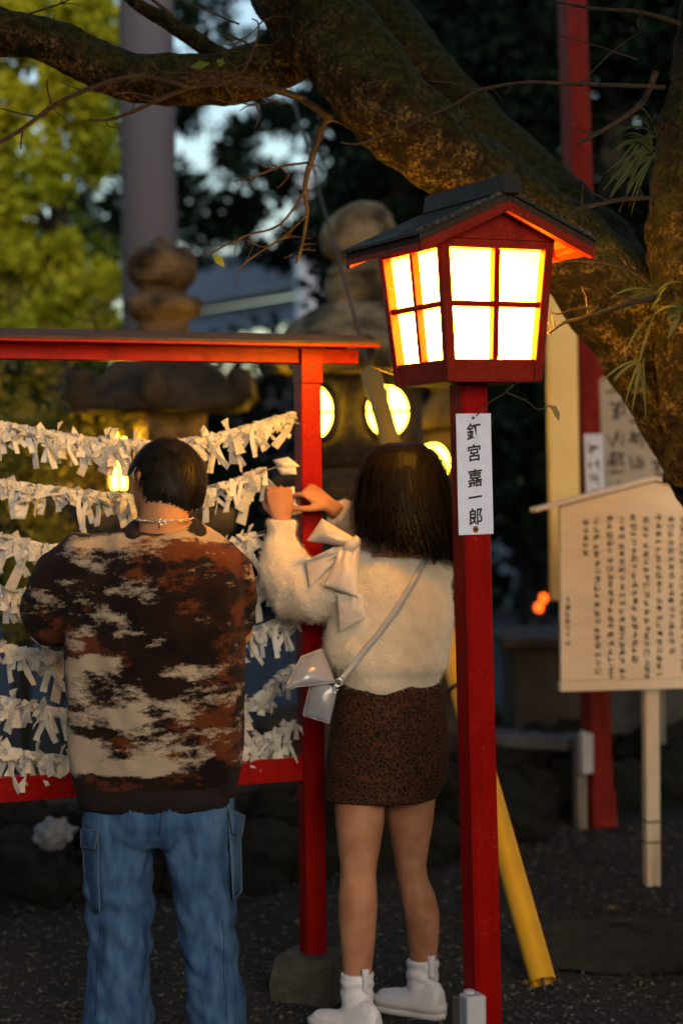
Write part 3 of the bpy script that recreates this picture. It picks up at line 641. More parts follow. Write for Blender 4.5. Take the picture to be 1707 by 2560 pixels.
# ================================================================== far red post, boards
rp0 = GZ(1497, 2068); rpT = W(1428, 0, rp0.y + .35)
ax = (rpT - rp0).normalized()
rp = thing('red_post', 'tall slightly leaning red post with a diagonal brace, cream board and name plate', 'post', rp0)
def onp(py):   # point of the leaning axis at photo row py
    lo, hi = 0.0, 6.0
    for _ in range(40):
        m2 = (lo + hi) / 2; q = rp0 + ax * m2; c = CAMROT.transposed() @ (q - CAMLOC); y = 1280 - F * c.y / -c.z
        lo, hi = (m2, hi) if y > py else (lo, m2)
    return rp0 + ax * lo
yv = Vector((math.sin(R(20)), -math.cos(R(20)), 0))
MB().bar(rp0, rp0 + ax * 4.6, .098, .098, yv).build('shaft', M['red_old'], rp, bevel=0.004)
MB().bar(rp0, rp0 + ax * .16, .112, .112, yv).build('foot_sleeve', M['red_old'], rp, bevel=0.004)
b0 = onp(960) ; b1 = W(1640, 790, b0.y + .1); MB().bar(b0, b1, .05, .05, yv).build('brace', M['red'], rp)
cb0 = W(1413, 1500, rp0.y - .16); cb1 = W(1400, 690, rp0.y - .16)
MB().bar(cb0, cb1, .135, .03, yv).build('cream_board', M['cream'], rp, bevel=0.003)
q0 = W(1490, 1225, rp0.y - .08); q1 = W(1482, 1085, rp0.y - .08)
npl = MB().bar(q0 - Vector((0, 0, .25)), q1, .085, .008, yv).build('name_plate', M['plaque'], rp, bevel=0.001)
def inkblots(parent, origin, u, v, nrm, n, size, m, rs, nm='lettering'):
    """one column of brush-written characters too blurred to read: clusters of short strokes"""
    for i in range(n):
        c = origin - v * (i + .5) * size * (1.0 + .0 * i); mb = MB(); k = rs.randint(4, 8)
        for s in range(k):
            hz_ = rs.random() < .55; cx, cy = rs.uniform(-.34, .34), rs.uniform(-.38, .38); L = rs.uniform(.3, .75) * size; th = rs.uniform(.085, .14) * size
            if hz_: cx *= .4
            else: cy *= .4
            a = rs.gauss(0, .12) + (0 if hz_ else math.pi / 2 + rs.gauss(0, .2)); e1 = u * math.cos(a) + v * math.sin(a); e2 = v * math.cos(a) - u * math.sin(a); p = c + u * cx * size + v * cy * size
            z = nrm * (.0012 + s * .0002)
            mb.add([p - e1 * L / 2 - e2 * th / 2 + z, p + e1 * L / 2 - e2 * th * .3 + z, p + e1 * L / 2 + e2 * th * .4 + z, p - e1 * L / 2 + e2 * th / 2 + z], [(0, 1, 2, 3)])
        mb.build(nm, m, parent)
RS = random.Random(5)
uu_ = Vector((math.cos(R(20)), math.sin(R(20)), 0)); vv_ = Vector((0, 0, 1))
inkblots(npl, q1 - Vector((0, 0, .03)) + yv * .0045, uu_, vv_, yv, 5, .065, M['ink'], RS)
# glazed board with large faded characters behind the trunk
lb = W(1486, 1230, rp0.y + .25); bd = thing('faded_sign_board', 'large faded board with big brushed characters between red post and trunk', 'sign board', (lb.x, lb.y, 0))
tl = W(1486, 760, rp0.y + .25); wB = .36
P0 = Vector((lb.x, lb.y, .30)); 
hB = tl.z - .75
MB().box(tuple(Vector((lb.x, lb.y, 0)) + uu_ * wB / 2 + Vector((0, 0, .75 + hB / 2))), (wB, .03, hB), Matrix.Rotation(R(20), 3, 'Z')).build('panel', M['board_old'], bd)
for s in (.03, wB - .03): MB().box(tuple(Vector((lb.x, lb.y, 0)) + uu_ * s - yv * .035 + Vector((0, 0, .30 + .5))), (.045, .035, 1.0), Matrix.Rotation(R(20), 3, 'Z')).build('leg', M['old_wood'], bd)
pn = bd.children[0]
for cx, n, sz, off in ((.10, 6, .115, -.18), (.20, 6, .105, -.12), (.31, 6, .11, -.22)):
    o_ = Vector((lb.x, lb.y, tl.z + off)) + uu_ * cx + yv * .016; inkblots(pn, o_, uu_, vv_, yv, n, sz, M['ink_faded'], RS)
# white notice board on a post
DN = 6.86; nb0 = GZ(1628, 2214); NA = R(9)
nx = Vector((math.cos(NA), math.sin(NA), 0)); ny = Vector((math.sin(NA), -math.cos(NA), 0))
nb = thing('notice_board', 'pale wooden notice board with peaked top and columns of brushed text on one post', 'notice board', nb0)
lpx = W(1393, 1500, nb0.y - .08).x; zb = W(1395, 1724, nb0.y - .05).z; ze = W(1385, 1262, nb0.y - .05).z; zp = W(1605, 1204, nb0.y).z
hwN = (nb0.x - lpx) / math.cos(NA)
def npt(u, z, o): return Vector((nb0.x, nb0.y, 0)) + nx * u + ny * o + Vector((0, 0, z))
def slabN(poly, o0, o1):
    k = len(poly); m_ = MB(); m_.add([npt(u, z, o0) for u, z in poly] + [npt(u, z, o1) for u, z in poly], [tuple(reversed(range(k))), tuple(range(k, 2 * k))] + [(i, (i + 1) % k, k + (i + 1) % k, k + i) for i in range(k)]); return m_
zs1 = W(1400, 1374, nb0.y).z; zs0 = W(1400, 1695, nb0.y).z
def lean(z): return 0.0
pans = [slabN([(-hwN, zs1 + .001), (hwN, zs1 + .001), (hwN, ze), (0, zp), (-hwN, ze)], .03, .055), slabN([(-hwN, zs0 + .001), (hwN, zs0 + .001), (hwN, zs1 - .001), (-hwN, zs1 - .001)], .03, .055), slabN([(-hwN - .004, zb), (hwN + .004, zb), (hwN + .004, zs0 - .001), (-hwN - .004, zs0 - .001)], .028, .062)]
pobj = [p.build('board', M['board'], nb) for p in pans]
for s in (-1, 1):
    a = npt(0, zp + .012, .045); b = npt(s * (hwN + .10), ze - .012 - .006, .045); MB().bar(a, b, .075, .015, (0, 0, 1)).build('roof_strip', M['board'], nb, bevel=0.002)
MB().bar(npt(0, 0, 0.0), npt(0, zp - .1, 0.0), .052, .052, ny).build('post', M['board_post'], nb, bevel=0.003)
for z in (.16, .235): MB().bar(npt(0, z, 0), npt(0, z + .006, 0), .055, .055, ny).build('wire_band', M['nail'], nb)
cols = [(1463, 1296, 5), (1490, 1292, 19), (1523, 1285, 20), (1552, 1290, 20), (1583, 1285, 18), (1614, 1290, 20), (1644, 1283, 20), (1675, 1285, 17), (1705, 1290, 19)]
for px, py, n in cols:
    v = CAMROT @ Vector(((px - 853.5) / F, -(py - 1280) / F, -1)); t = (npt(0, 0, .0555) - CAMLOC).dot(ny) / v.dot(ny); o_ = CAMLOC + v * t
    inkblots(pobj[0], o_, nx, vv_, ny, n, .0300 if n > 5 else .027, M['ink'], RS)
v = CAMROT @ Vector(((1417 - 853.5) / F, -(1490 - 1280) / F, -1)); t = (npt(0, 0, .0555) - CAMLOC).dot(ny) / v.dot(ny)
inkblots(pobj[1], CAMLOC + v * t, nx, vv_, ny, 7, .026, M['ink'], RS)

# ================================================================== the old tree
def tube_px(path, n=28, sub=10, amp=.02, scale=6, seed=0.0):
    """path: (px, py, depth, radius) -> smooth uneven limb"""
    P = [W(a, b, c) for a, b, c, r in path]; rad = [r for *_, r in path]; pts, rr = [], []
    for i in range(len(P) - 1):
        p0, p1, p2, p3 = P[max(i - 1, 0)], P[i], P[i + 1], P[min(i + 2, len(P) - 1)]
        for s in range(sub):
            t = s / sub; pts.append(0.5 * (2 * p1 + (p2 - p0) * t + (2 * p0 - 5 * p1 + 4 * p2 - p3) * t * t + (3 * p1 - p0 - 3 * p2 + p3) * t ** 3)); rr.append(rad[i] + (rad[i + 1] - rad[i]) * t)
    pts.append(P[-1]); rr.append(rad[-1]); m_ = MB().tube(pts, rr, n)
    if amp: jitter(m_, amp, scale, seed)
    return m_
tb = W(2060, 2640, 5.05); tb.z = 0
tree = thing('old_tree', 'big old mossy tree leaning over the lantern with bare twigs', 'tree', tb)
tube_px([(2080, 2700, 5.05, .34), (2060, 2400, 5.05, .26), (2010, 1900, 5.05, .23), (1960, 1500, 5.2, .21), (1880, 1180, 5.4, .20), (1810, 1000, 5.4, .16)], 48, 14, .02, 5, 2).build('trunk', M['bark'], tree, smooth=True)
LIMB = [(1880, 1240, 5.45, .185), (1740, 1010, 5.50, .18), (1600, 820, 5.50, .157), (1455, 660, 5.44, .132), (1290, 520, 5.34, .115), (1125, 395, 5.22, .111), (985, 275, 5.16, .117), (850, 110, 5.2, .13), (730, -60, 5.3, .137), (600, -320, 5.5, .12), (500, -700, 5.8, .09)]
tube_px(LIMB, 64, 26, .014, 9, 5).build('limb', M['bark'], tree, smooth=True)
tube_px([(1800, 1180, 5.40, .16), (1772, 900, 5.30, .146), (1748, 680, 5.26, .138), (1738, 520, 5.25, .132), (1762, 330, 5.28, .128), (1800, 100, 5.3, .127), (1850, -200, 5.1, .11), (1900, -700, 5.3, .09)], 64, 24, .014, 9, 8).build('stem', M['bark'], tree, smooth=True)
tube_px([(1660, 900, 5.5, .12), (1520, 650, 5.8, .105), (1360, 480, 5.95, .10), (1200, 330, 6.05, .10), (1060, 180, 6.1, .10), (930, 20, 6.2, .11), (800, -160, 6.3, .11)], 40, 16, .014, 8, 11).build('limb', M['bark'], tree, smooth=True)
tube_px([(800, 60, 5.42, .10), (690, 150, 5.40, .085), (560, 195, 5.38, .075), (430, 200, 5.36, .072), (310, 185, 5.36, .068), (190, 135, 5.34, .064), (90, 95, 5.32, .066), (-80, 60, 5.3, .07), (-400, -60, 5.3, .06)], 40, 14, .012, 9, 14).build('limb', M['bark'], tree, smooth=True)
tube_px([(560, 150, 5.4, .03), (430, 60, 5.4, .024), (360, 20, 5.4, .02), (300, -30, 5.4, .018)], 14, 6, .004, 12, 15).build('branch', M['bark'], tree, smooth=True)
TW = [ # (path, depth, r0, r1)
 ([(1662, 742), (1600, 690), (1560, 670), (1500, 655), (1440, 650), (1385, 655), (1340, 664)], 4.83, .0060, .0022),
 ([(1570, 672), (1558, 648), (1550, 640)], 4.83, .0024, .0014), ([(1597, 690), (1585, 665), (1575, 655)], 4.83, .0024, .0014),
 ([(1655, 742), (1580, 755), (1520, 775), (1450, 795), (1410, 805), (1368, 834)], 4.80, .0085, .0034),
 ([(1470, 788), (1462, 745), (1453, 716)], 4.79, .0028, .0016), ([(1500, 772), (1430, 774), (1395, 784), (1370, 778)], 4.78, .0030, .0016),
 ([(1435, 802), (1470, 785), (1498, 764)], 4.77, .0036, .0022), ([(1590, 753), (1545, 741), (1518, 722)], 4.79, .0032, .0018),
 ([(1385, 818), (1376, 790)], 4.79, .0026, .0014), ([(1378, 826), (1366, 800)], 4.79, .002, .0012),
 ([(1632, 494), (1560, 498), (1490, 510), (1440, 525), (1410, 546)], 4.86, .0062, .0050), ([(1562, 498), (1566, 475), (1571, 455)], 4.86, .0026, .0014),
 ([(1598, 495), (1601, 478), (1594, 464)], 4.86, .0028, .0016), ([(1450, 524), (1456, 490), (1458, 463)], 4.85, .0032, .0022), ([(1522, 505), (1500, 492), (1470, 480)], 4.87, .0025, .0012), ([(1400, 540), (1386, 515), (1378, 490)], 4.85, .0028, .0016),
 ([(1660, 218), (1500, 212), (1400, 208), (1300, 205), (1200, 225), (1130, 265), (1030, 310), (960, 335), (900, 360), (850, 356)], 4.92, .0062, .0026),
 ([(1200, 226), (1130, 210), (1060, 200)], 4.92, .0026, .0012), ([(1010, 320), (985, 290), (940, 270)], 4.92, .0024, .0012), ([(1450, 210), (1540, 120), (1600, 80)], 4.95, .0028, .0014), ([(1590, 150), (1480, 110), (1400, 90)], 4.95, .0024, .0012),
 ([(830, 300), (760, 250), (690, 225), (600, 210), (500, 215), (420, 240), (330, 280), (270, 298), (225, 300)], 5.25, .0120, .0030),
 ([(470, 215), (370, 190), (300, 195), (220, 225), (130, 265), (60, 320), (-10, 364)], 5.2, .0066, .0060), ([(130, 265), (100, 290), (0, 270)], 5.2, .004, .002), ([(130, 262), (120, 225), (118, 200)], 5.2, .003, .0018), ([(60, 318), (55, 350), (52, 375)], 5.2, .003, .0018),
 ([(820, 285), (795, 345), (775, 410), (762, 470), (766, 540), (752, 625), (740, 660)], 5.3, .0110, .0030), ([(772, 405), (700, 418), (640, 440), (585, 455)], 5.3, .004, .0018), ([(765, 470), (700, 560), (610, 590), (540, 630), (505, 640)], 5.3, .004, .0016), ([(766, 540), (700, 600), (610, 660), (590, 710)], 5.3, .003, .0014),
 ([(540, 215), (600, 185), (640, 110), (645, 60), (630, 48)], 5.15, .0046, .0018), ([(636, 120), (600, 100), (570, 92), (540, 75)], 5.15, .0034, .0016), ([(640, 105), (625, 150), (590, 165), (555, 130)], 5.15, .003, .0014), ([(600, 60), (520, 30), (430, -10)], 5.15, .003, .0014), ([(560, 205), (480, 185), (400, 175), (375, 145)], 5.15, .0034, .0014),
 ([(450, 230), (390, 252), (350, 250)], 5.15, .003, .0012), ([(620, 200), (560, 180), (480, 172), (455, 158)], 5.15, .003, .0014), ([(700, 225), (745, 205), (735, 175)], 5.2, .003, .0014),
 ([(0, 60), (60, 40), (150, 10), (190, -10)], 5.2, .004, .002), ([(60, 40), (120, 60), (140, 40)], 5.2, .003, .0014), ([(430, 40), (380, 0), (350, -40)], 5.2, .006, .003),
 ([(1340, 700), (1318, 860), (1288, 947), (1262, 982), (1230, 1003), (1200, 1030), (1192, 1040)], None, .0030, .0016), ([(1262, 982), (1310, 1000), (1345, 1022), (1370, 1014)], 4.61, .0022, .0014),
 ([(1100, 960), (1000, 945), (960, 930), (930, 918)], 4.9, .0036, .0026),
 ([(1640, 180), (1600, 260), (1500, 330), (1440, 360)], 5.0, .010, .004), ([(1700, 60), (1600, 30), (1480, 20), (1380, 0)], 4.9, .008, .003),
 ([(880, 320), (830, 300), (790, 330)], 5.2, .006, .003), ([(650, 200), (660, 240), (700, 262)], 5.2, .003, .0012), ([(560, 212), (590, 250), (640, 262), (700, 250)], 5.2, .003, .0012), ([(400, 248), (330, 230), (280, 240)], 5.2, .003, .0012)]
_rt = random.Random(21)
for path, d, r0, r1 in list(TW):
    if d is None or d < 4.9 or len(path) < 4 or r0 > .0125: continue
    for _ in range(4 if path[0][0] < 900 else 2):
        i = _rt.randint(1, len(path) - 2); x, y = path[i]; a = _rt.uniform(0, 6.28); L = _rt.uniform(30, 95); k = _rt.uniform(-.7, .7)
        TW.append(([(x, y), (x + math.cos(a) * L * .5, y + math.sin(a) * L * .35), (x + math.cos(a + k) * L, y + math.sin(a + k) * L * .7)], d, .0022, .0010))
for path, d, r0, r1 in TW:
    L = len(path); dd = [d] * L if d else list(np.linspace(5.1, 4.61, L))
    if d == None: dd = [5.1, 4.85, 4.66, 4.63, 4.62, 4.615, 4.61]
    if d and 4.76 < d < 4.88: dd = [4.78 + max(0, x - 1370) / 280 * .36 for x, _ in path]
    m_ = tube_px([(x + random.uniform(-2, 2), y + random.uniform(-2, 2), dd[i] + .01 * math.sin(i * 2.1), r0 + (r1 - r0) * i / (L - 1)) for i, (x, y) in enumerate(path)], 7, 5, .0012, 60, random.random() * 50)
    m_.build('twig', M['twig'], tree, smooth=True)
    # buds
    b = MB()
    for i in range(1, L - 1):
        if random.random() < .6 and not b.v:
            p = W(*path[i], dd[i]); q = p + Vector((random.uniform(-1, 1), random.uniform(-.4, .4), random.uniform(-.3, 1))).normalized() * random.uniform(.006, .012); b.tube([p, p.lerp(q, .6), q], [r1 * .9, r1 * 1.1, r1 * .3], 5)
    if b.v: b.build('bud', M['twig'], tree, smooth=True)
def leaf_blade(pts, w, m_):
    L = len(pts); rg = []
    for i, p in enumerate(pts):
        t = (pts[min(i + 1, L - 1)] - pts[max(i - 1, 0)]).normalized(); s = t.cross(Vector((.2, -1, .3))).normalized(); ww = w * math.sin(math.pi * (0.08 + .9 * i / (L - 1))) / 2 + .0003
        rg.append((p - s * ww, p + Vector((0, .15 * ww, -.3 * ww)), p + s * ww))
    k = len(m_.v); m_.v += [v for r in rg for v in r]
    for i in range(L - 1):
        for j in range(2): m_.f.append((k + i * 3 + j, k + i * 3 + j + 1, k + i * 3 + 4 + j, k + i * 3 + 3 + j))
b = MB(); leaf_blade([W(1370, 1014, 4.61), W(1384, 1020, 4.605), W(1392, 1036, 4.60), W(1396, 1052, 4.60)], .016, b); b.build('dry_leaf', M['dry_leaf'], tree, smooth=True)
for a, bq, c in (((532, 636), (548, 650), (562, 668)), ((478, 168), (500, 163), (525, 158)), ((548, 165), (552, 155), (556, 146))):
    b = MB(); leaf_blade([W(*a, 5.2), W(*bq, 5.19), W(*c, 5.2)], .026, b); b.build('leaf', M['leaf_green'], tree, smooth=True)
# ferns on the bark
for (px, py, d, n, L, dirs, lab) in ((1632, 350, 5.12, 34, .13, (-2.6, -.2), 'tuft of narrow fern fronds high on the right hand stem'), (1630, 745, 5.10, 12, .12, (-2.9, 1.2), 'fern fronds where the lit twigs leave the stem'), (1600, 900, 5.30, 9, .10, (-3.4, -1.6), 'small hanging fern on the underside of the mossy limb'), (1148, 300, 5.10, 7, .06, (-.9, .7), 'little fern tuft standing on top of the mossy limb'), (1700, 780, 5.12, 5, .06, (-2.5, -.5), 'broad leaved sprig on the face of the right hand stem')):
    c = W(px, py, d); f = thing('fern', lab, 'fern', c)
    for i in range(n):
        a = random.uniform(*dirs); dv = Vector((math.sin(a), -random.uniform(.05, .6), math.cos(a))).normalized(); l_ = L * random.uniform(.6, 1.2); s = c + Vector((random.uniform(-.01, .01), 0, random.uniform(-.05, .05) if n > 10 else random.uniform(-.01, .01)))
        pts = [s + dv * l_ * t + Vector((0, 0, -.5 * l_ * t * t)) for t in (0, .2, .4, .6, .8, 1)]
        m_ = MB(); leaf_blade(pts, .0065 if n > 5 else .016, m_); m_.build('frond', M['fern'], f, smooth=True)
# unseen evergreen canopy added high above the view to shade limb and background
cen = [(random.uniform(-2.5, 4.5), random.uniform(1.5, 5.0), random.uniform(3.6, 5.0)) for _ in range(80)] + [(random.uniform(-2.0, 4.5), random.uniform(-1.0, 1.5), random.uniform(4.3, 5.2)) for _ in range(40)] + [(random.uniform(5.2, 9.0), random.uniform(-3, 5), random.uniform(3.6, 9.0)) for _ in range(110)]
cr = leaves('crown', M['leaf_dark'], cen, .75, 46000, .14, tree)

# ================================================================== trees behind
def far_tree(name, label, base, trunk, crown, m, N, size, spread, branches=(), group='trees behind the shrine yard'):
    t = thing(name, label, 'tree', base, group=group); MB().tube([Vector(p[:3]) for p in trunk], [p[3] for p in trunk], 12).build('trunk', M['bark_far'], t, smooth=True)
    for br in branches: MB().tube([Vector(p[:3]) for p in br], [p[3] for p in br], 8).build('branch', M['bark_far'], t, smooth=True)
    leaves('crown', m, crown, spread, N, size, t); return t
def pxs(lst, d, jit=.6): return [tuple(W(x, y, d + random.uniform(-jit, jit))) for x, y in lst]
def scatter(x0, x1, y0, y1, n, keep=None):
    out = []
    while len(out) < n:
        x, y = random.uniform(x0, x1), random.uniform(y0, y1)
        if keep is None or keep(x, y): out.append((x, y))
    return out
# yellow-green maple on the left
d = 13.0; g = GZ(150, 1740); g = W(165, 1500, d); g.z = 0
def keepY(x, y):
    if x > 285 and y > 250: return False
    for (cx, cy, r) in ((115, 310, 30), (160, 370, 28), (110, 560, 55), (235, 560, 62), (40, 140, 25), (105, 640, 35), (60, 200, 30), (205, 440, 26), (225, 640, 55)):
        if (x - cx) ** 2 + (y - cy) ** 2 < r * r: return False
    return True
cy = scatter(-180, 300, -80, 860, 330, keepY) 
brs = [[(*W(150, 620, d), .05), (*W(90, 520, d), .04), (*W(20, 470, d), .03), (*W(-60, 440, d), .02)], [(*W(150, 700, d), .05), (*W(60, 620, d), .035), (*W(-30, 580, d), .02)], [(*W(155, 600, d), .045), (*W(150, 480, d), .035), (*W(110, 380, d), .02)]]
far_tree('maple_tree', 'yellow green maple in autumn leaf beyond the planted bed', tuple(g), [(*g, .12), (*W(160, 800, d), .10), (*W(150, 600, d), .075), (*W(140, 420, d), .05), (*W(120, 200, d), .02)], pxs(cy, d, .5), M['leaf_yellow'], 26000, .075, .14, brs)
# green understorey below it
d = 15.0; g = W(240, 1500, d); g.z = 0
far_tree('green_tree', 'fresh green leafy tree standing behind the yellow maple', tuple(g), [(*g, .1), (*W(235, 900, d), .08), (*W(230, 700, d), .04)], pxs(scatter(-150, 300, 560, 1000, 120, lambda x, y: not (190 < x < 300 and 560 < y < 640)), d, .6), M['leaf_green'], 9000, .085, .24)
# dark evergreens with sky showing through
d = 19.0; g = W(405, 1500, d); g.z = 0
def keepE(x, y):
    for (cx, cy, rx_, ry_) in ((560, 300, 70, 70), (720, 215, 80, 40), (760, 450, 45, 110), (620, 470, 60, 30), (500, 490, 40, 25), (640, 380, 50, 40), (510, 400, 25, 30), (500, 270, 25, 25), (840, 370, 40, 60), (700, 520, 50, 25), (300, 60, 50, 90), (250, 250, 25, 30)):
        if ((x - cx) / rx_) ** 2 + ((y - cy) / ry_) ** 2 < 1: return random.random() < .34
    return True
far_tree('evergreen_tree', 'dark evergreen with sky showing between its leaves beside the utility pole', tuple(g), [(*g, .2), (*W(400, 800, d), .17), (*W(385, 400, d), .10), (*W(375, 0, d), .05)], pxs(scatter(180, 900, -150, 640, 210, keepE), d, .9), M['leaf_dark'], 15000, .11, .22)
d = 15.5; g = W(1010, 1500, d); g.z = 0
def keepF(x, y):
    for (cx, cy, rx_, ry_) in ((970, 60, 45, 50), (1040, 50, 25, 30), (850, 380, 45, 75), (760, 430, 40, 100)):
        if ((x - cx) / rx_) ** 2 + ((y - cy) / ry_) ** 2 < 1: return random.random() < .12
    return not (x < 880 and y < 200)
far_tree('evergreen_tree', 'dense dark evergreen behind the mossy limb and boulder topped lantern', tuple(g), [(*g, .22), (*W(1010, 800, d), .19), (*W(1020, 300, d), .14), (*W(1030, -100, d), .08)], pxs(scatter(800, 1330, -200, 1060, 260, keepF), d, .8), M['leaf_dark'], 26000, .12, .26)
d = 14.0; g = W(1560, 1500, d); g.z = 0
far_tree('evergreen_tree', 'deep shaded evergreen filling the gap behind the far red post', tuple(g), [(*g, .22), (*W(1550, 800, d), .19), (*W(1540, 300, d), .14), (*W(1540, -100, d), .08)], pxs(scatter(1180, 1850, -250, 1330, 330), d, .7), M['leaf_dark'], 34000, .11, .28)
d = 21.0
mb = MB(); 
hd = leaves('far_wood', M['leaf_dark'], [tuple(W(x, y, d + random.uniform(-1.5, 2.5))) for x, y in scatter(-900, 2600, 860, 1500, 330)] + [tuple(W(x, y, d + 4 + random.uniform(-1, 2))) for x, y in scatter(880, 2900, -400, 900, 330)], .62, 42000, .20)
tag(hd, 'dark wood closing the view beyond the pavement', 'wood', kind='stuff')
# unseen wood added round the yard to block sky, open toward the low sun
rc = []
for i in range(900):
    a = random.uniform(0, 360); 
    if abs((a - SUN_AZ + 180) % 360 - 180) < 17 or a < 42 or a > 318: continue
    r_ = random.uniform(10.5, 13); rc.append((math.sin(R(a)) * r_, 3.5 + math.cos(R(a)) * r_, random.uniform(.3, 9.5)))
tag(leaves('shade_wood', M['leaf_dark'], rc, .95, 30000, .42), 'unseen dark wood added round the shrine yard to block sky light', 'wood', kind='stuff')
hg = thing('shade_hedge', 'added unseen evergreen hedge along the path behind the photographer', 'shade_hedge', (1.8, -1.3, 0))  # unseen row of leaves added to shade the lower bodies and ground
leaves('foliage', M['leaf_dark'], [(random.uniform(-1.6, 5.2), -1.3 + random.uniform(-.2, .2), random.uniform(.1, 2.15)) for _ in range(220)], .22, 11000, .12, hg)
for i in range(14): MB().tube([(-1.4 + i * .49, -1.3, 0), (-1.4 + i * .49 + .05, -1.3, .8), (-1.4 + i * .49 - .05, -1.3, 1.7)], [.025, .02, .008], 6).build('stem', M['bark_far'], hg, smooth=True)
# shrubs lit by the left stone lantern
for (px, py, d, rx_, n, lab) in ((210, 1180, 8.15, .30, 2600, 'small leaved shrub glowing yellow beside the lit stone lantern window'), (60, 1330, 8.3, .34, 2600, 'yellow lit shrub behind the left end of the rack'), (60, 1010, 8.9, .36, 2600, 'dark leafy shrub behind the topmost string'), (170, 1450, 8.0, .22, 1500, 'low shrub at the foot of the left stone lantern')):
    c = W(px, py, d); t = thing('shrub', lab, 'shrub', (c.x, c.y, .30), group='shrubs on the raised bed')
    for j in range(5):
        a = random.uniform(0, 6.28); MB().tube([(c.x, c.y, .30), (c.x + .08 * math.cos(a), c.y + .08 * math.sin(a), (.3 + c.z) / 2), (c.x + .2 * math.cos(a), c.y + .2 * math.sin(a), c.z)], [.012, .008, .004], 6).build('stem', M['bark_far'], t, smooth=True)
    cs = [(c.x + random.gauss(0, rx_ * .5), c.y + random.gauss(0, rx_ * .35), max(.35, c.z + random.gauss(0, rx_ * .6))) for _ in range(36)]
    leaves('foliage', M['leaf_shrub'], cs, .10, n, .045, t)

# ================================================================== house with blue roofs behind
hb = W(640, 1500, 26.0); hs = thing('house', 'house with slate blue metal roofs glimpsed between the stone lanterns', 'house', (hb.x, 27, 0))
M['wall'] = mat('grey_plaster', (0.06, 0.065, 0.08), 0.9, (0.05, 0.052, 0.065), 3)
M['roofblue'] = mat('blue_grey_metal_roof', (0.040, 0.060, 0.088), 0.7, (0.032, 0.05, 0.074), 2)
M['roofdark'] = mat('eave_shadow_board', (0.05, 0.06, 0.08), 0.8)
xl, xr = W(200, 800, 26).x, W(1000, 800, 26).x
MB().box(((xl + xr) / 2, 28.2, 1.5), (xr - xl - .6, 3.0, 3.0)).build('wall', M['wall'], hs)
def rquad(p, th=.06): 
    return MB().hexa([p[0], p[1], p[2], p[3]] + [q + Vector((0, -.02, th)) for q in p])
MB().hexa([W(420, 868, 26), W(830, 790, 26), W(830, 735, 28), W(420, 800, 28), W(420, 860, 26), W(830, 782, 26), W(830, 727, 28), W(420, 792, 28)]).build('lower_roof', M['roofblue'], hs)
MB().hexa([W(440, 788, 27.6), W(830, 722, 27.6), W(830, 706, 28.3), W(440, 770, 28.3), W(440, 778, 27.6), W(830, 712, 27.6), W(830, 696, 28.3), W(440, 760, 28.3)]).build('eave', M['roofdark'], hs)
MB().hexa([W(440, 770, 27.4), W(830, 705, 27.4), W(830, 640, 29.5), W(440, 640, 29.5), W(440, 762, 27.4), W(830, 697, 27.4), W(830, 632, 29.5), W(440, 632, 29.5)]).build('upper_roof', M['roofblue'], hs)
# a pale downpipe-like pillar seen through the leaves
p = W(765, 600, 22.0); MB_ = thing('white_pole', 'pale thin pole seen through the evergreen leaves', 'pole', (p.x, 22.0, 0))
MB().tube([(p.x, 22.0, 0), (p.x, 22.0, W(765, 420, 22).z)], .13, 16).build('shaft', mat('pale_pole_paint', (.62, .66, .7), .6), MB_, smooth=True)
# orange warning lamps far off
M['orange'] = emat('orange_lamp_glass', (1.0, 0.14, 0.012), 1.1, (.6, .2, .05))
for (px, py, d, lab) in ((1346, 1518, 15.0, 'small glowing orange lamp on a short stand beyond the bed'), (1358, 1495, 15.6, 'dimmer orange lamp on a short stand behind the first one')):
    c = W(px, py, d); t = thing('warning_lamp', lab, 'lamp', (c.x, d, .006)); z = c.z - .006
    MB().lathe([(.06, 0), (.06, .02), (.015, .03), (.012, z - .03)], 14).build('stand', M['black'], t, smooth=True, local=True)
    MB().lathe([(.012, z - .032), (.024, z - .025), (.026, z), (.022, z + .022), (.006, z + .03)], 16).build('lens', M['orange'], t, smooth=True, local=True)
# somebody in dark clothes far off on the pavement
fb = GZ(1335, 1612); fd = fb.y; fp = thing('person', 'distant person in black clothes standing on the pavement beyond the bed', 'person', (fb.x, fb.y, .006))
k_ = MB(); z0 = 1612 - 4700 * 1.68 / fd; hpx = 4700 / fd
def fy(z): return 1612 - z * hpx
k_.loft([(1318, 1352, fy(1.68) + 2, fd, .03), (1313, 1357, fy(1.62), fd, .08), (1312, 1358, fy(1.52), fd, .09), (1320, 1350, fy(1.45), fd, .06), (1300, 1370, fy(1.40), fd, .08), (1284, 1386, fy(1.34), fd, .11), (1286, 1384, fy(1.1), fd, .12), (1290, 1380, fy(.85), fd, .13), (1288, 1382, fy(.72), fd, .13)], 20)
for sx in (-1, 1):
    c_ = 1335 + sx * 24; k_.loft([(c_ - 22, c_ + 22, fy(.8), fd, .08), (c_ - 17, c_ + 17, fy(.45), fd, .06), (c_ - 14, c_ + 14, fy(.08), fd, .05), (c_ - 13, c_ + 13, fy(.01), fd - .04, .10)], 16); k_.tube([W(1335 + sx * 46, fy(1.33), fd), W(1335 + sx * 56, fy(1.05), fd), W(1335 + sx * 50, fy(.78), fd - .05)], [.05, .042, .035], 10, roundends=True)
link('body', remesh(k_, .012, 3, fp, 'body'), mat('black_coat', (.008, .008, .010), .9), fp)
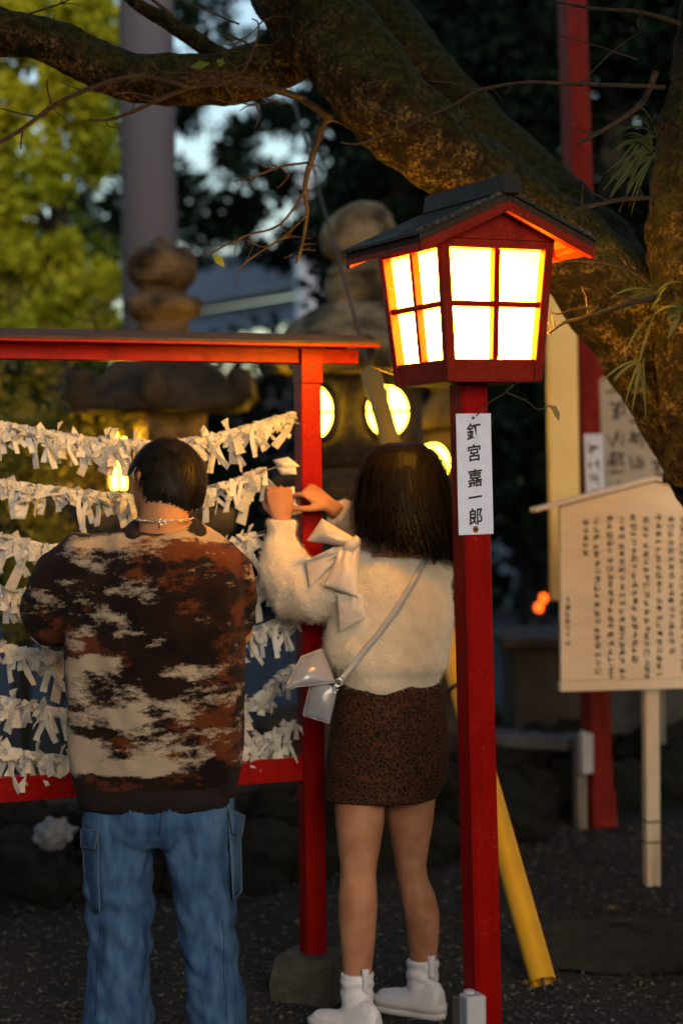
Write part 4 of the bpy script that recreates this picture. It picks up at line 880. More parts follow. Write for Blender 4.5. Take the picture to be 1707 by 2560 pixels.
# a few fallen leaves on the gravel
for i in range(16):
    m_ = MB(); q = GZ(random.uniform(420, 1690), random.uniform(2150, 2550)); a = random.uniform(0, 6.28); dv = Vector((math.cos(a), math.sin(a), 0)); l_ = random.uniform(.018, .034)
    leaf_blade([q + dv * l_ * t + Vector((0, 0, .010 + .006 * math.sin(t * 3))) for t in (0, .33, .66, 1)], l_ * .5, m_)
    tag(m_.build('fallen_leaf', M['dry_leaf'], smooth=True), 'small dry brown leaf lying loose on the dark gravel', 'leaf', 'fallen leaves on the gravel')
# crumpled white bag among the rocks
c = W(135, 2085, 6.35); b = MB(); 
bm = bmesh.new(); bmesh.ops.create_icosphere(bm, subdivisions=4, radius=1.0)
for v in bm.verts:
    q = v.co * 2.2; v.co *= 1 + .35 * noise.noise(q) + .2 * abs(noise.noise(q * 2.7)) + .08 * noise.noise(q * 7)
    v.co.x *= .062; v.co.y *= .05; v.co.z *= .050
bmesh.ops.translate(bm, vec=(0, 0, 0), verts=bm.verts); me = bpy.data.meshes.new('plastic_bag'); bm.to_mesh(me); bm.free()
o = link('plastic_bag', me, mat('thin_white_plastic', (.30, .31, .34), .5, trans=.3)); o.location = c; tag(o, 'crumpled whitish plastic bag lying among the mossy rocks', 'plastic bag')

# ================================================================== people
def skin(name, c1, c2):
    m = mat(name, c1, 0.62, c2, 14, 0.10, 220, spec=0.16)
    b = m.node_tree.nodes['Principled BSDF']; b.inputs['Subsurface Weight'].default_value = 0.12; b.inputs['Subsurface Radius'].default_value = (1.0, .35, .2); b.inputs['Subsurface Scale'].default_value = 0.006
    return m
M['skin_m'] = skin('warm_skin', (0.40, 0.175, 0.070), (0.44, 0.20, 0.085))
M['skin_w'] = skin('light_skin', (0.30, 0.125, 0.066), (0.41, 0.195, 0.110))
M['hair_m'] = mat('black_hair', (0.006, 0.0045, 0.004), 0.5, (0.018, 0.013, 0.009), 40, spec=0.10)
M['hair_w'] = mat('dark_brown_hair', (0.004, 0.003, 0.0024), 0.45, (0.007, 0.0045, 0.003), 40, spec=0.06, stretch=(1, 1, .15))
M['silver'] = mat('silver_chain', (0.75, 0.72, 0.66), 0.25, metal=1.0)
M['denim'] = mat('blue_denim', (0.022, 0.058, 0.140), 0.9, (0.070, 0.145, 0.27), 16, 0.35, 500, stretch=(2.2, 2.2, .7), detail=12, lo=.33, hi=.70, spec=.15)
M['denim_edge'] = mat('pale_denim_seam', (0.075, 0.11, 0.17), 0.85)
M['denim_dark'] = mat('dark_denim_seam', (0.008, 0.018, 0.045), 0.9)
M['boot'] = mat('grey_white_leather', (0.62, 0.61, 0.64), 0.5, (0.55, 0.54, 0.57), 12, 0.15, 60)
M['boot_knit'] = mat('grey_white_knit', (0.60, 0.60, 0.65), 0.9, (0.52, 0.52, 0.57), 60, 0.3, 300, stretch=(1, 1, .2))
M['sole'] = mat('pale_rubber_sole', (0.52, 0.50, 0.49), 0.7)
M['mohair'] = mat('cream_mohair_knit', (0.80, 0.66, 0.48), 0.95, (0.72, 0.58, 0.41), 30, 0.55, 260, sheen=0.7)
M['satin'] = mat('ivory_ribbon_cloth', (0.66, 0.56, 0.48), 0.6, (0.60, 0.51, 0.43), 30, 0.15, 200, trans=.15)
M['bag'] = mat('silver_grey_leather', (0.30, 0.30, 0.335), 0.25, (0.25, 0.25, 0.28), 10, 0.12, 40, spec=.7, coat=.4)
M['strap'] = mat('grey_leather_strap', (0.42, 0.39, 0.36), 0.5, (0.36, 0.33, 0.31), 14, 0.1, 60)
M['inside'] = mat('black_lining', (0.008, 0.008, 0.009), 0.8)
def sweater_mat():
    m = bpy.data.materials.new('brown_cream_jacquard_knit'); n, l, b = nodes_of(m); tc = n.new('ShaderNodeTexCoord')
    def nz(scale, st, rot=0.0, det=8.0, ro=.62, w=0.0):
        mp = n.new('ShaderNodeMapping'); mp.inputs['Scale'].default_value = st; mp.inputs['Rotation'].default_value = (0, rot, 0); mp.inputs['Location'].default_value = (w, w * .7, w * 1.3)
        l.new(tc.outputs['Object'], mp.inputs['Vector']); t = n.new('ShaderNodeTexNoise'); t.inputs['Scale'].default_value = scale; t.inputs['Detail'].default_value = det; t.inputs['Roughness'].default_value = ro; l.new(mp.outputs[0], t.inputs['Vector']); return t.outputs['Fac']
    def ramp(src, p0, p1):
        r = n.new('ShaderNodeMapRange'); r.inputs['From Min'].default_value = p0; r.inputs['From Max'].default_value = p1; r.clamp = True; l.new(src, r.inputs['Value']); return r.outputs[0]
    def math_(op, a, b_):
        q = n.new('ShaderNodeMath'); q.operation = op
        for i, x in enumerate((a, b_)):
            if isinstance(x, (int, float)): q.inputs[i].default_value = x
            else: l.new(x, q.inputs[i])
        return q.outputs[0]
    sp = n.new('ShaderNodeSeparateXYZ'); l.new(tc.outputs['Object'], sp.inputs[0])
    X, Z = sp.outputs['X'], sp.outputs['Z']
    # more cream low and to the left, and a collar of cream across the shoulders
    low = ramp(Z, 1.16, 0.86); left = ramp(X, 0.14, -0.20)
    bias = math_('MULTIPLY', low, math_('ADD', math_('MULTIPLY', left, .17), .055))
    sh = math_('MULTIPLY', ramp(Z, 1.335, 1.385), .15)
    hem = math_('MULTIPLY', ramp(Z, .80, .755), -.5)
    f = math_('ADD', math_('ADD', nz(5.2, (1.0, 1.0, 2.6), .32, 10, .68), bias), math_('ADD', sh, hem))
    cream = ramp(math_('ADD', f, math_('MULTIPLY', math_('ADD', nz(150, (1, 1, 1), 0, 2), nz(34, (1, 1, 4), .3, 4, .6, 2.0)), .075)), .635, .715)
    rust = ramp(math_('ADD', nz(3.6, (1.2, 1, 2.2), .25, 9, .66, 4.0), math_('MULTIPLY', ramp(X, -.1, .2), .05)), .555, .61)
    dark = nz(9, (1, 1, 1.5), .1, 6, .6, 9.0)
    m1 = n.new('ShaderNodeMixRGB'); l.new(ramp(dark, .4, .65), m1.inputs[0]); m1.inputs[1].default_value = (.0065, .0028, .0022, 1); m1.inputs[2].default_value = (.018, .006, .0038, 1)
    m2 = n.new('ShaderNodeMixRGB'); l.new(rust, m2.inputs[0]); l.new(m1.outputs[0], m2.inputs[1]); m2.inputs[2].default_value = (.10, .024, .006, 1)
    m3 = n.new('ShaderNodeMixRGB'); l.new(cream, m3.inputs[0]); l.new(m2.outputs[0], m3.inputs[1]); m3.inputs[2].default_value = (.38, .29, .205, 1)
    l.new(m3.outputs[0], b.inputs['Base Color']); setin(b, Roughness=.95); b.inputs['Specular IOR Level'].default_value = .15; b.inputs['Sheen Weight'].default_value = .03
    bp = n.new('ShaderNodeBump'); bp.inputs['Strength'].default_value = .5; bp.inputs['Distance'].default_value = .01; l.new(nz(300, (1, 1, 1.4), 0, 3), bp.inputs['Height']); l.new(bp.outputs[0], b.inputs['Normal'])
    return m
M['jacquard'] = sweater_mat()
M['rib'] = mat('dark_brown_ribbing', (0.0075, 0.0032, 0.0024), 0.95, (0.012, 0.005, 0.0035), 30, 0.4, 300)
def leopard():
    m = bpy.data.materials.new('leopard_print_skirt'); n, l, b = nodes_of(m); tc = n.new('ShaderNodeTexCoord')
    nt = n.new('ShaderNodeTexNoise'); nt.inputs['Scale'].default_value = 24; nt.inputs['Detail'].default_value = 2
    mx = n.new('ShaderNodeMixRGB'); mx.inputs[0].default_value = .035; l.new(tc.outputs['Object'], nt.inputs['Vector']); l.new(tc.outputs['Object'], mx.inputs[1]); l.new(nt.outputs['Color'], mx.inputs[2])
    v = n.new('ShaderNodeTexVoronoi'); v.feature = 'DISTANCE_TO_EDGE'; v.inputs['Scale'].default_value = 92; l.new(mx.outputs[0], v.inputs['Vector'])
    r = n.new('ShaderNodeValToRGB'); e = r.color_ramp.elements; e[0].position = .05; e[0].color = (.060, .020, .007, 1); e[1].position = .17; e[1].color = (.006, .004, .003, 1)
    l.new(v.outputs['Distance'], r.inputs['Fac']); l.new(r.outputs[0], b.inputs['Base Color']); setin(b, Roughness=.85); b.inputs['Specular IOR Level'].default_value = .2
    return m
M['leopard'] = leopard()

def head_into(mb, c, Rm, s=1.0):
    """head with face: local +y is the way the person looks, z up"""
    n, k = 40, 30; rings = []
    for i in range(1, k):
        ph = math.pi * i / k; z = -math.cos(ph); r = math.sin(ph); ring = []
        for j in range(n):
            a = 2 * math.pi * j / n; x, y = r * math.cos(a), r * math.sin(a)
            low = max(0, -z); fx = .076 * (1 - .30 * low ** 1.3); fy = (.092 if y > 0 else .100) * (1 - (.05 if y > 0 else .30) * low)
            p = Vector((x * fx, y * fy + (.012 * low), z * .118))
            if y > .3:
                fz = p.z; ax_ = abs(p.x)
                p.y += .022 * math.exp(-((p.x / .011) ** 2 + ((fz + .018) / .020) ** 2)) + .012 * math.exp(-((p.x / .009) ** 2 + ((fz + .004) / .028) ** 2))      # nose
                p.y -= .009 * math.exp(-(((ax_ - .031) / .014) ** 2 + ((fz - .004) / .012) ** 2))   # eye sockets
                p.y += .006 * math.exp(-((p.x / .022) ** 2 + ((fz + .056) / .008) ** 2)) - .003 * math.exp(-((p.x / .024) ** 2 + ((fz + .0615) / .003) ** 2)) + .005 * math.exp(-((p.x / .020) ** 2 + ((fz + .068) / .006) ** 2))   # lips
                p.y += .006 * math.exp(-((p.x / .018) ** 2 + ((fz + .10) / .014) ** 2))
            ring.append(c + Rm @ (p * s))
        rings.append(ring)
    mb.rings(rings)
    for sx in (-1, 1):   # ears
        er = []
        for i in range(9):
            t = i / 8; zc = .026 - .064 * t; wd = .019 * math.sin(math.pi * (.15 + .8 * t)) + .002
            er.append([c + Rm @ (Vector((sx * (.070 + .020 * math.sin(math.pi * min(1, t + .15)) * (1 if math.cos(a) < .2 else .6) + .004 * math.sin(a) * 0), -.012 - .006 * t + wd * math.cos(a) - .004, zc)) * s + Vector((sx * .0055 * math.sin(a), 0, 0)) * s) for a in [2 * math.pi * j / 10 for j in range(10)]])
        mb.rings(er)
def hand_into(mb, wrist, palm_dir, back_dir, side, curl, spread=.12, s=1.0, thumb=.5):
    """palm grows along palm_dir from the wrist; back_dir is the normal of the back of the hand; side=+1 if the thumb lies toward palm_dir x back_dir"""
    f = Vector(palm_dir).normalized(); bk = Vector(back_dir); bk = (bk - f * bk.dot(f)).normalized(); th = f.cross(bk) * side
    L = .082 * s
    rings = []
    for t, w_, d_ in ((-.35, .026, .021), (0, .027, .019), (.3, .036, .016), (.7, .041, .0145), (1.0, .040, .012), (1.12, .034, .008)):
        c = wrist + f * L * t; rings.append([c + th * math.cos(a) * w_ * s + bk * math.sin(a) * d_ * s for a in [2 * math.pi * j / 16 for j in range(16)]])
    mb.rings(rings)
    for i, (off, ln, r) in enumerate(((.029, .068, .0078), (.0095, .075, .0080), (-.010, .070, .0076), (-.029, .055, .0068))):
        cu = curl[i]; p = wrist + f * L * .93 + th * off * s; d = (f + th * (off / .03) * spread).normalized(); pts = [p - d * .012 * s, p]; rr = [r * 1.1 * s, r * 1.08 * s]; ang = 0
        for seg, fr in enumerate((.45, .31, .24)):
            ang += cu * (1.0, 1.15, .75)[seg]; dd = (d * math.cos(ang) - bk * math.sin(ang)).normalized(); p = p + dd * ln * fr * s; pts.append(p); rr.append(r * (1.0, .93, .82)[seg] * s)
        mb.tube(pts, rr, 10, roundends=True)
    p = wrist + f * L * .22 + th * .024 * s - bk * .004; d = (th * (1 - thumb * .55) + f * .75 - bk * (.25 + .4 * thumb)).normalized(); pts = [p - d * .012, p]; rr = [.0125 * s, .0120 * s]
    for seg, ln in enumerate((.036, .030, .022)):
        d = (d + (f * .25 - th * thumb * .45 - bk * thumb * .25) * (seg > 0)).normalized(); p = p + d * ln * s; pts.append(p); rr.append((.0105, .0095, .0078)[seg] * s)
    mb.tube(pts, rr, 10, roundends=True)
def strands(name, m, parent, rows, n, wid, rs, start=(0, .3), end=(.8, 1.0), lift=.004, a0=0.0, a1=2 * math.pi, steps=9, wob=.006, flick=0.0, endf=None):
    """hair: flat tapering locks that follow a loft of photo rows from near the crown down"""
    sec = []
    for r in rows:
        a = W(r[0], r[2], r[3]); b = W(r[1], r[2], r[3]); sec.append(((a + b) / 2, (b - a).length / 2, r[4]))
    def surf(t, ang, off):
        t = max(0, min(.9999, t)) * (len(sec) - 1); i = int(t); f = t - i; c = sec[i][0].lerp(sec[i + 1][0], f); hx = sec[i][1] * (1 - f) + sec[i + 1][1] * f; hy = sec[i][2] * (1 - f) + sec[i + 1][2] * f
        return c + Vector(((hx + off) * math.cos(ang), (hy + off) * math.sin(ang), 0))
    V = []
    for _ in range(n):
        ang = rs.uniform(a0, a1); t0 = rs.uniform(*start); t1 = (endf(ang) if endf else rs.uniform(*end)); w = wid * rs.uniform(.5, 1.3); da = rs.gauss(0, .05); off0 = rs.uniform(0, lift); pw = rs.uniform(-1, 1) * wob; prev = None
        for s in range(steps):
            f = s / (steps - 1); t = t0 + (t1 - t0) * f; off = off0 + lift * .5 * math.sin(f * 5 + ang * 7) + flick * f ** 4 * rs.uniform(0, 1)
            p = surf(t, ang + da * f, off) + Vector((pw * math.sin(f * 4 + ang * 13), 0, 0)); tang = Vector((-math.sin(ang), math.cos(ang), 0)); ww = w * (1 - .75 * f ** 3) * (.5 + .5 * min(1, f * 5)) / 2
            if t0 + (t1 - t0) > 1 and t > 1: p += Vector((0, 0, -(t - 1) * .35))
            cur = (p - tang * ww, p + tang * ww)
            if prev: V.append([prev[0], prev[1], cur[1], cur[0]])
            prev = cur
    return quads(name, np.array([[list(v) for v in q] for q in V]), m, parent)

# ------------------------------------------------------------------ man in the patterned sweater
DM = 4.65
mbase = W(395, 2720, DM); mbase.z = 0
man = thing('person', 'person in an oversized brown and cream patterned sweater and blue cargo jeans', 'person', mbase)
def Mw(x, y, dd=0.0): return W(x, y, DM + dd)
body = MB()
hrot = Matrix.Rotation(R(12), 3, 'Y') @ Matrix.Rotation(R(33), 3, 'Z') @ Matrix.Rotation(R(-20), 3, 'X')
HC = Mw(415, 1214, .115); head_into(body, HC, hrot, 1.04)
body.tube([Mw(408, 1400, .02), Mw(410, 1340, .035), Mw(412, 1290, .06), Mw(414, 1235, .09)], [.085, .066, .061, .060], 24)
body.loft([(300, 500, 1345, DM + .03, .06), (240, 560, 1385, DM + .03, .09), (230, 570, 1480, DM + .02, .11), (240, 555, 1650, DM, .10), (235, 560, 1850, DM, .11), (230, 570, 2000, DM, .115), (235, 565, 2060, DM, .10)], 32)
for (xs) in ((300, 300, 295), (490, 515, 545)): body.tube([Mw(xs[0], 2020), Mw(xs[1], 2330, .0), Mw(xs[2], 2640, .02), Mw(xs[2], 2690, .02)], [.088, .062, .042, .04], 18)
for xs, sx in ((295, -1), (545, 1)):   # feet
    p = Mw(xs, 2680, .02); p.z = .05; body.tube([p, p + Vector((sx * .02, .10, -.01)), p + Vector((sx * .035, .19, -.025))], [.042, .038, .025], 14, roundends=True)
LH, RH = Mw(270, 1470, .36), Mw(430, 1440, .36)
body.tube([Mw(262, 1410, .02), Mw(120, 1540, .06), Mw(190, 1520, .26), LH], [.055, .042, .034, .026], 16)
body.tube([Mw(548, 1405, .02), Mw(592, 1580, .05), Mw(510, 1500, .27), RH], [.055, .042, .034, .026], 16)
hand_into(body, LH, (.9, .25, .45), (-.2, -.9, .4), -1, (.7, .75, .8, .85)); hand_into(body, RH, (-.9, .25, .45), (.2, -.9, .4), 1, (.7, .75, .8, .85))
link('body', remesh(body, .0045, 4, man, 'body'), M['skin_m'], man)
for sx in (-1, 1):
    m_ = MB().lathe([(.003, -.011), (.009, -.007), (.0115, 0), (.009, .007), (.003, .011)], 14); ce = HC + hrot @ Vector((sx * .032, .080, .004)); m_.v = [v + ce for v in m_.v]; m_.build('eye', mat('eye_white', (.5, .48, .45), .2), man, smooth=True)
def folds(p):
    # soft drape: broad vertical folds with a few diagonal pulls
    a = noise.noise(Vector((p.x * 11, p.y * 9, p.z * 1.8))) * .022 + noise.noise(Vector((p.x * 20 + p.z * 9, p.y * 20, p.z * 8))) * .007
    return a + noise.noise(p * 60) * .0012
sw = MB()
sw.loft([(335, 490, 1318, DM + .02, .075, .02), (285, 535, 1330, DM + .02, .10, .018), (225, 588, 1356, DM + .02, .12, .008), (190, 612, 1400, DM + .01, .135), (172, 618, 1460, DM, .145), (166, 616, 1540, DM, .15), (164, 612, 1620, DM, .15), (166, 610, 1700, DM, .148), (168, 606, 1780, DM, .146), (172, 603, 1860, DM, .146), (178, 598, 1930, DM, .143), (192, 588, 1968, DM, .135), (198, 584, 1985, DM, .13)], 48, 2.35)
sw.tube([Mw(285, 1420, .03), Mw(215, 1425, .02), Mw(150, 1475, .02), Mw(123, 1528, .05), Mw(135, 1545, .14), Mw(190, 1522, .25), Mw(250, 1482, .33)], [.088, .092, .088, .078, .070, .058, .042], 24, roundends=True)
sw.tube([Mw(540, 1400, .03), Mw(572, 1428, .03), Mw(588, 1500, .03), Mw(580, 1585, .06), Mw(545, 1570, .16), Mw(500, 1500, .27), Mw(445, 1450, .33)], [.075, .066, .054, .050, .050, .048, .040], 24, roundends=True)
swm = remesh(sw, .006, 5, man, 'sweater', folds); swo = link('sweater', swm, M['jacquard'], man)
# ribbed hem and collar
def ribbed(rows, n, amp, nm, m, parent):
    b = MB(); rings = []
    for r in rows:
        a = W(r[0], r[2], r[3]); bb = W(r[1], r[2], r[3]); c = (a + bb) / 2; hx = (bb - a).length / 2
        rings.append([c + Vector(((hx + amp * (j % 2)) * math.copysign(abs(math.cos(t)) ** .85, math.cos(t)), (r[4] + amp * (j % 2)) * math.copysign(abs(math.sin(t)) ** .85, math.sin(t)), r[5] * math.sin(t) if len(r) > 5 else 0)) for j, t in [(j, 2 * math.pi * j / n) for j in range(n)]])
    b.rings(rings, cap=False); return b.build(nm, m, parent, smooth=True)
ribbed([(196, 588, 1955, DM, .142), (196, 588, 1985, DM, .140), (200, 585, 2006, DM, .134), (206, 580, 2014, DM, .126), (214, 572, 2010, DM, .118)], 190, .0022, 'hem_ribbing', M['rib'], swo)
ribbed([(346, 474, 1314, DM + .03, .060, .024), (332, 488, 1308, DM + .03, .074, .024), (321, 500, 1312, DM + .025, .086, .024), (310, 513, 1324, DM + .02, .097, .022), (305, 517, 1332, DM + .02, .100, .020)], 130, .0022, 'collar_ribbing', M['rib'], swo)
# necklace
b = MB(); npts = []
nrows = (345, 480, 1302, DM + .05, .064)
na, nb_ = W(347, 1306, DM + .05), W(478, 1300, DM + .05); nc = (na + nb_) / 2; nh = (nb_ - na).length / 2
ck = thing('necklace', 'silver chain necklace with toggle clasp at the nape of the neck', 'necklace', nc)
for j in range(66):
    t = math.pi * 2 * j / 66; p = nc + Vector(((nh + .004) * math.cos(t), .080 * math.sin(t) - .004, .004 * math.sin(t) + .006)); tg = Vector((-math.sin(t), math.cos(t), 0)); sd_ = Vector((0, 0, 1)) if j % 2 else Vector((math.cos(t), math.sin(t), 0))
    m_ = MB(); m_.tube([p + tg * .0048 * math.cos(q) + sd_ * .0030 * math.sin(q) for q in np.linspace(0, 2 * math.pi, 9)], .0010, 5); m_.build('link', M['silver'], ck, smooth=True)
cp = nc + Vector((.0, -.087, -.002)); MB().tube([cp + Vector((-.004, -.002, .014)), cp + Vector((-.005, -.002, -.014))], .0018, 8).build('toggle_bar', M['silver'], ck, smooth=True)
MB().tube([cp + Vector((.004 + .0065 * math.cos(q), -.001, .0065 * math.sin(q))) for q in np.linspace(0, 2 * math.pi, 17)], .0013, 6).build('toggle_ring', M['silver'], ck, smooth=True)
# hair
def hairline(q):
    """below zero: bare skin. q in head space: y forward, z up"""
    if q.y > .02: lim = .004 + .7 * (q.y - .02) if abs(q.x) > .055 else .03 + .5 * (q.y - .02)
    elif q.y > -.036 and abs(q.x) > .045: lim = .016 - .25 * (q.y - .02)      # round the ear
    else: lim = -.090 + .30 * abs(q.x) * (1 if abs(q.x) > .03 else .6)
    return q.z - lim
HRAD = (.100, .112, .126)
def scalp(dirv, off=0.0): return Vector((dirv.x * (HRAD[0] + off), dirv.y * (HRAD[1] + off) - .004, dirv.z * (HRAD[2] + off)))
b = MB(); n_, k_ = 130, 96; rings = []
for i in range(1, k_):
    ph = math.pi * i / k_
    rings.append([HC + hrot @ (scalp(Vector((math.sin(ph) * math.cos(t), math.sin(ph) * math.sin(t), -math.cos(ph))), .003 * noise.noise(Vector((math.cos(t) * 9, math.sin(t) * 9, ph * 2))) - .006)) for t in [2 * math.pi * j / n_ for j in range(n_)]])
b.rings(rings); hm = b.mesh('hair'); bm = bmesh.new(); bm.from_mesh(hm); inv = hrot.inverted()
bmesh.ops.delete(bm, geom=[v for v in bm.verts if hairline(inv @ (v.co - HC)) < .004], context='VERTS'); bm.to_mesh(hm); bm.free(); hm.transform(WORLDM[man].inverted()); ho = link('hair', hm, M['hair_m'], man)
rs = random.Random(3); VQ = []
whorl = Vector((.12, -.42, .9)).normalized()
for _ in range(7000):
    d_ = Vector((rs.gauss(0, 1), rs.gauss(0, 1), rs.gauss(0, 1))).normalized(); q = scalp(d_)
    if hairline(q) < -.004: continue
    flow = (d_ - whorl * d_.dot(whorl)); flow = (flow - d_ * flow.dot(d_)).normalized() if flow.length > .01 else Vector((1, 0, 0))
    flow = (flow + Vector((0, 0, -.35)) + Vector((rs.gauss(0, .14), rs.gauss(0, .14), rs.gauss(0, .14)))).normalized(); L = rs.uniform(.016, .042) * (1 if hairline(q) > .02 else .42); wd = rs.uniform(.0012, .0030); prev = None; dd_ = d_.copy(); lift = rs.uniform(-.001, .0035)
    for s_ in range(5):
        f = s_ / 4; p_ = scalp(dd_, -.003 + lift * f + .0015 * f); sd2 = flow.cross(dd_).normalized() * wd * (1 - .8 * f * f) / 2; cur = (HC + hrot @ (p_ - sd2), HC + hrot @ (p_ + sd2))
        if prev: VQ.append([prev[0], prev[1], cur[1], cur[0]])
        prev = cur; dd_ = (dd_ + flow * L / 4 / .11).normalized(); flow = (flow - dd_ * flow.dot(dd_)).normalized()
tag(quads('hair_strands', np.array([[list(v) for v in q] for q in VQ]), M['hair_m'], man), kind='stuff')
# jeans
je = MB()
je.loft([(222, 574, 1930, DM, .115), (212, 584, 1990, DM, .125), (207, 588, 2040, DM, .128), (212, 582, 2080, DM, .118), (240, 560, 2105, DM, .09)], 40, 2.3)
je.loft([(215, 402, 2000, DM, .11), (208, 400, 2080, DM, .112), (208, 392, 2160, DM, .105), (214, 384, 2240, DM, .10), (222, 379, 2320, DM, .096), (222, 377, 2420, DM + .005, .094), (220, 377, 2520, DM + .01, .095), (216, 377, 2600, DM + .015, .098), (210, 378, 2690, DM + .02, .102)], 36, 2.2)
je.loft([(392, 582, 2000, DM, .11), (400, 588, 2080, DM, .112), (414, 590, 2160, DM, .105), (432, 588, 2240, DM, .10), (450, 590, 2320, DM, .096), (462, 597, 2420, DM + .005, .095), (470, 610, 2520, DM + .01, .097), (473, 622, 2600, DM + .015, .100), (472, 630, 2690, DM + .02, .104)], 36, 2.2)
def jfold(p):
    z = p.z; k = math.exp(-((z - .42) / .10) ** 2)
    return noise.noise(Vector((p.x * 16, p.y * 10, p.z * 5))) * .016 + k * .005 * math.sin(z * 70 + p.x * 45 + 6 * noise.noise(p * 5)) + noise.noise(Vector((p.x * 26 + p.z * 14, p.y * 26, p.z * 20))) * .007 + noise.noise(p * 90) * .0008
jo = link('jeans', remesh(je, .006, 4, man, 'jeans', jfold), M['denim'], man)
def patch(pts, dep, bulge, th, nm, m, parent, nu=8, nv=12, wr=0.0):
    """curved cloth panel: pts = 4 photo corners (tl, tr, br, bl) at depths dep, puffed toward the camera by bulge"""
    rings = []; b = MB(); G = []
    for i in range(nv + 1):
        row = []
        for j in range(nu + 1):
            u, v = j / nu, i / nv; x = (pts[0][0] * (1 - u) + pts[1][0] * u) * (1 - v) + (pts[3][0] * (1 - u) + pts[2][0] * u) * v; y = (pts[0][1] * (1 - u) + pts[1][1] * u) * (1 - v) + (pts[3][1] * (1 - u) + pts[2][1] * u) * v
            dd = (dep[0] * (1 - u) + dep[1] * u) * (1 - v) + (dep[3] * (1 - u) + dep[2] * u) * v
            row.append(W(x, y, dd - bulge * math.sin(math.pi * u) ** .7 * math.sin(math.pi * v) ** .7 + wr * math.sin(u * 11 + 5 * noise.noise(Vector((u * 2, v * 2, bulge * 99)))) * (.35 + .65 * (1 - v)) * math.sin(math.pi * min(1, v * 1.4 + .15)) + .003 * noise.noise(Vector((u * 4, v * 4, dep[0] * 9)))))
        G.append(row)
    k = (nu + 1) * (nv + 1); b.v = [p for r in G for p in r] + [p + Vector((0, th, 0)) for r in G for p in r]
    ix = lambda i, j: i * (nu + 1) + j
    for i in range(nv):
        for j in range(nu):
            f = (ix(i, j), ix(i, j + 1), ix(i + 1, j + 1), ix(i + 1, j)); b.f.append(tuple(reversed(f))); b.f.append(tuple(q + k for q in f))
    edge = [ix(0, j) for j in range(nu)] + [ix(i, nu) for i in range(nv)] + [ix(nv, j) for j in range(nu, 0, -1)] + [ix(i, 0) for i in range(nv, 0, -1)]
    for a, c in zip(edge, edge[1:] + edge[:1]): b.f.append((a, c, c + k, a + k))
    o = b.build(nm, m, parent, smooth=True); o['grid'] = 0; del o['grid']; return o, G
def seam(G, parent, m, r=.0018):
    edge = G[0] + [row[-1] for row in G[1:]] + list(reversed(G[-1][:-1])) + [row[0] for row in reversed(G[1:-1])] + [G[0][0]]
    MB().tube([p - Vector((0, .001, 0)) for p in edge], r, 5).build('piping', m, parent, smooth=True)
po, G = patch([(205, 2080), (246, 2084), (250, 2286), (222, 2282)], (4.60, 4.520, 4.53, 4.61), .020, .03, 'cargo_pocket', M['denim'], jo); seam(G, po, M['denim_edge'])
po2, G = patch([(203, 2072), (247, 2078), (238, 2122), (204, 2118)], (4.585, 4.500, 4.505, 4.595), .018, .006, 'pocket_flap', M['denim'], jo); seam(G, po2, M['denim_edge'], .0022)
jw = [WORLDM[man] @ v.co for v in jo.data.vertices]; jb = BVHTree.FromPolygons(jw, [tuple(p.vertices) for p in jo.data.polygons])
def on_jeans(px, py, off=.0006):
    v = (CAMROT @ Vector(((px - 853.5) / F, -(py - 1280) / F, -1))).normalized(); h = jb.ray_cast(CAMLOC, v); return h[0] - v * off
MB().tube([on_jeans(x, y) for x, y in ((404, 2024), (402, 2040), (401, 2056), (400, 2072), (399, 2086))], .0014, 6).build('back_seam', M['denim_dark'], jo, smooth=True)
for x0, x1 in ((250, 238), (556, 566)): MB().tube([on_jeans(x0 + (x1 - x0) * t + 2 * math.sin(t * 9), 2300 + 245 * t) for t in np.linspace(0, 1, 14)], .0011, 6).build('leg_seam', M['denim_dark'], jo, smooth=True)
po, G = patch([(572, 2040), (601, 2048), (605, 2228), (584, 2250)], (4.58, 4.66, 4.66, 4.58), .018, .03, 'cargo_pocket', M['denim'], jo); seam(G, po, M['denim_edge'])
po2, G = patch([(574, 2022), (612, 2040), (604, 2092), (582, 2082)], (4.565, 4.65, 4.66, 4.575), .018, .006, 'pocket_flap', M['denim'], jo); seam(G, po2, M['denim_edge'], .0022)
for xs, sx in ((295, -1), (550, 1)):
    p = Mw(xs, 2690, .02); p.z = 0; b = MB()
    b.rings([[p + Vector((sx * .03 * f + w_ * math.cos(a), -.06 + f * .29, .002 + h_ * (1 + math.sin(a)) / 2)) for a in [2 * math.pi * j / 18 for j in range(18)]] for f, w_, h_ in ((0, .025, .06), (.1, .04, .085), (.3, .044, .10), (.6, .048, .075), (.85, .046, .055), (.97, .034, .045), (1.0, .015, .03))])
    b.build('shoe', M['black'], man, smooth=True)

# ------------------------------------------------------------------ woman in the cream sweater
DW = 5.2
wbase = GZ(960, 2566); wbase.z = 0
wom = thing('person', 'person in fluffy cream sweater and leopard print skirt reaching up to tie a paper', 'person', wbase)
def Ww(x, y, dd=0.0): return W(x, y, DW + dd)
body = MB()
wrot = Matrix.Rotation(R(38), 3, 'Z') @ Matrix.Rotation(R(8), 3, 'X')
HC2 = Ww(1002, 1222, .02); head_into(body, HC2, wrot, .98)
body.tube([Ww(1000, 1440, .01), Ww(1000, 1390, .01), Ww(1000, 1340, .015), Ww(1002, 1260, .02)], [.075, .060, .050, .048], 20)
body.loft([(930, 1070, 1385, DW, .05), (880, 1105, 1415, DW, .075), (865, 1108, 1500, DW, .09), (880, 1090, 1620, DW, .085), (868, 1095, 1720, DW, .09), (838, 1112, 1850, DW, .11), (838, 1098, 1930, DW, .10), (860, 1075, 1960, DW, .08)], 32)
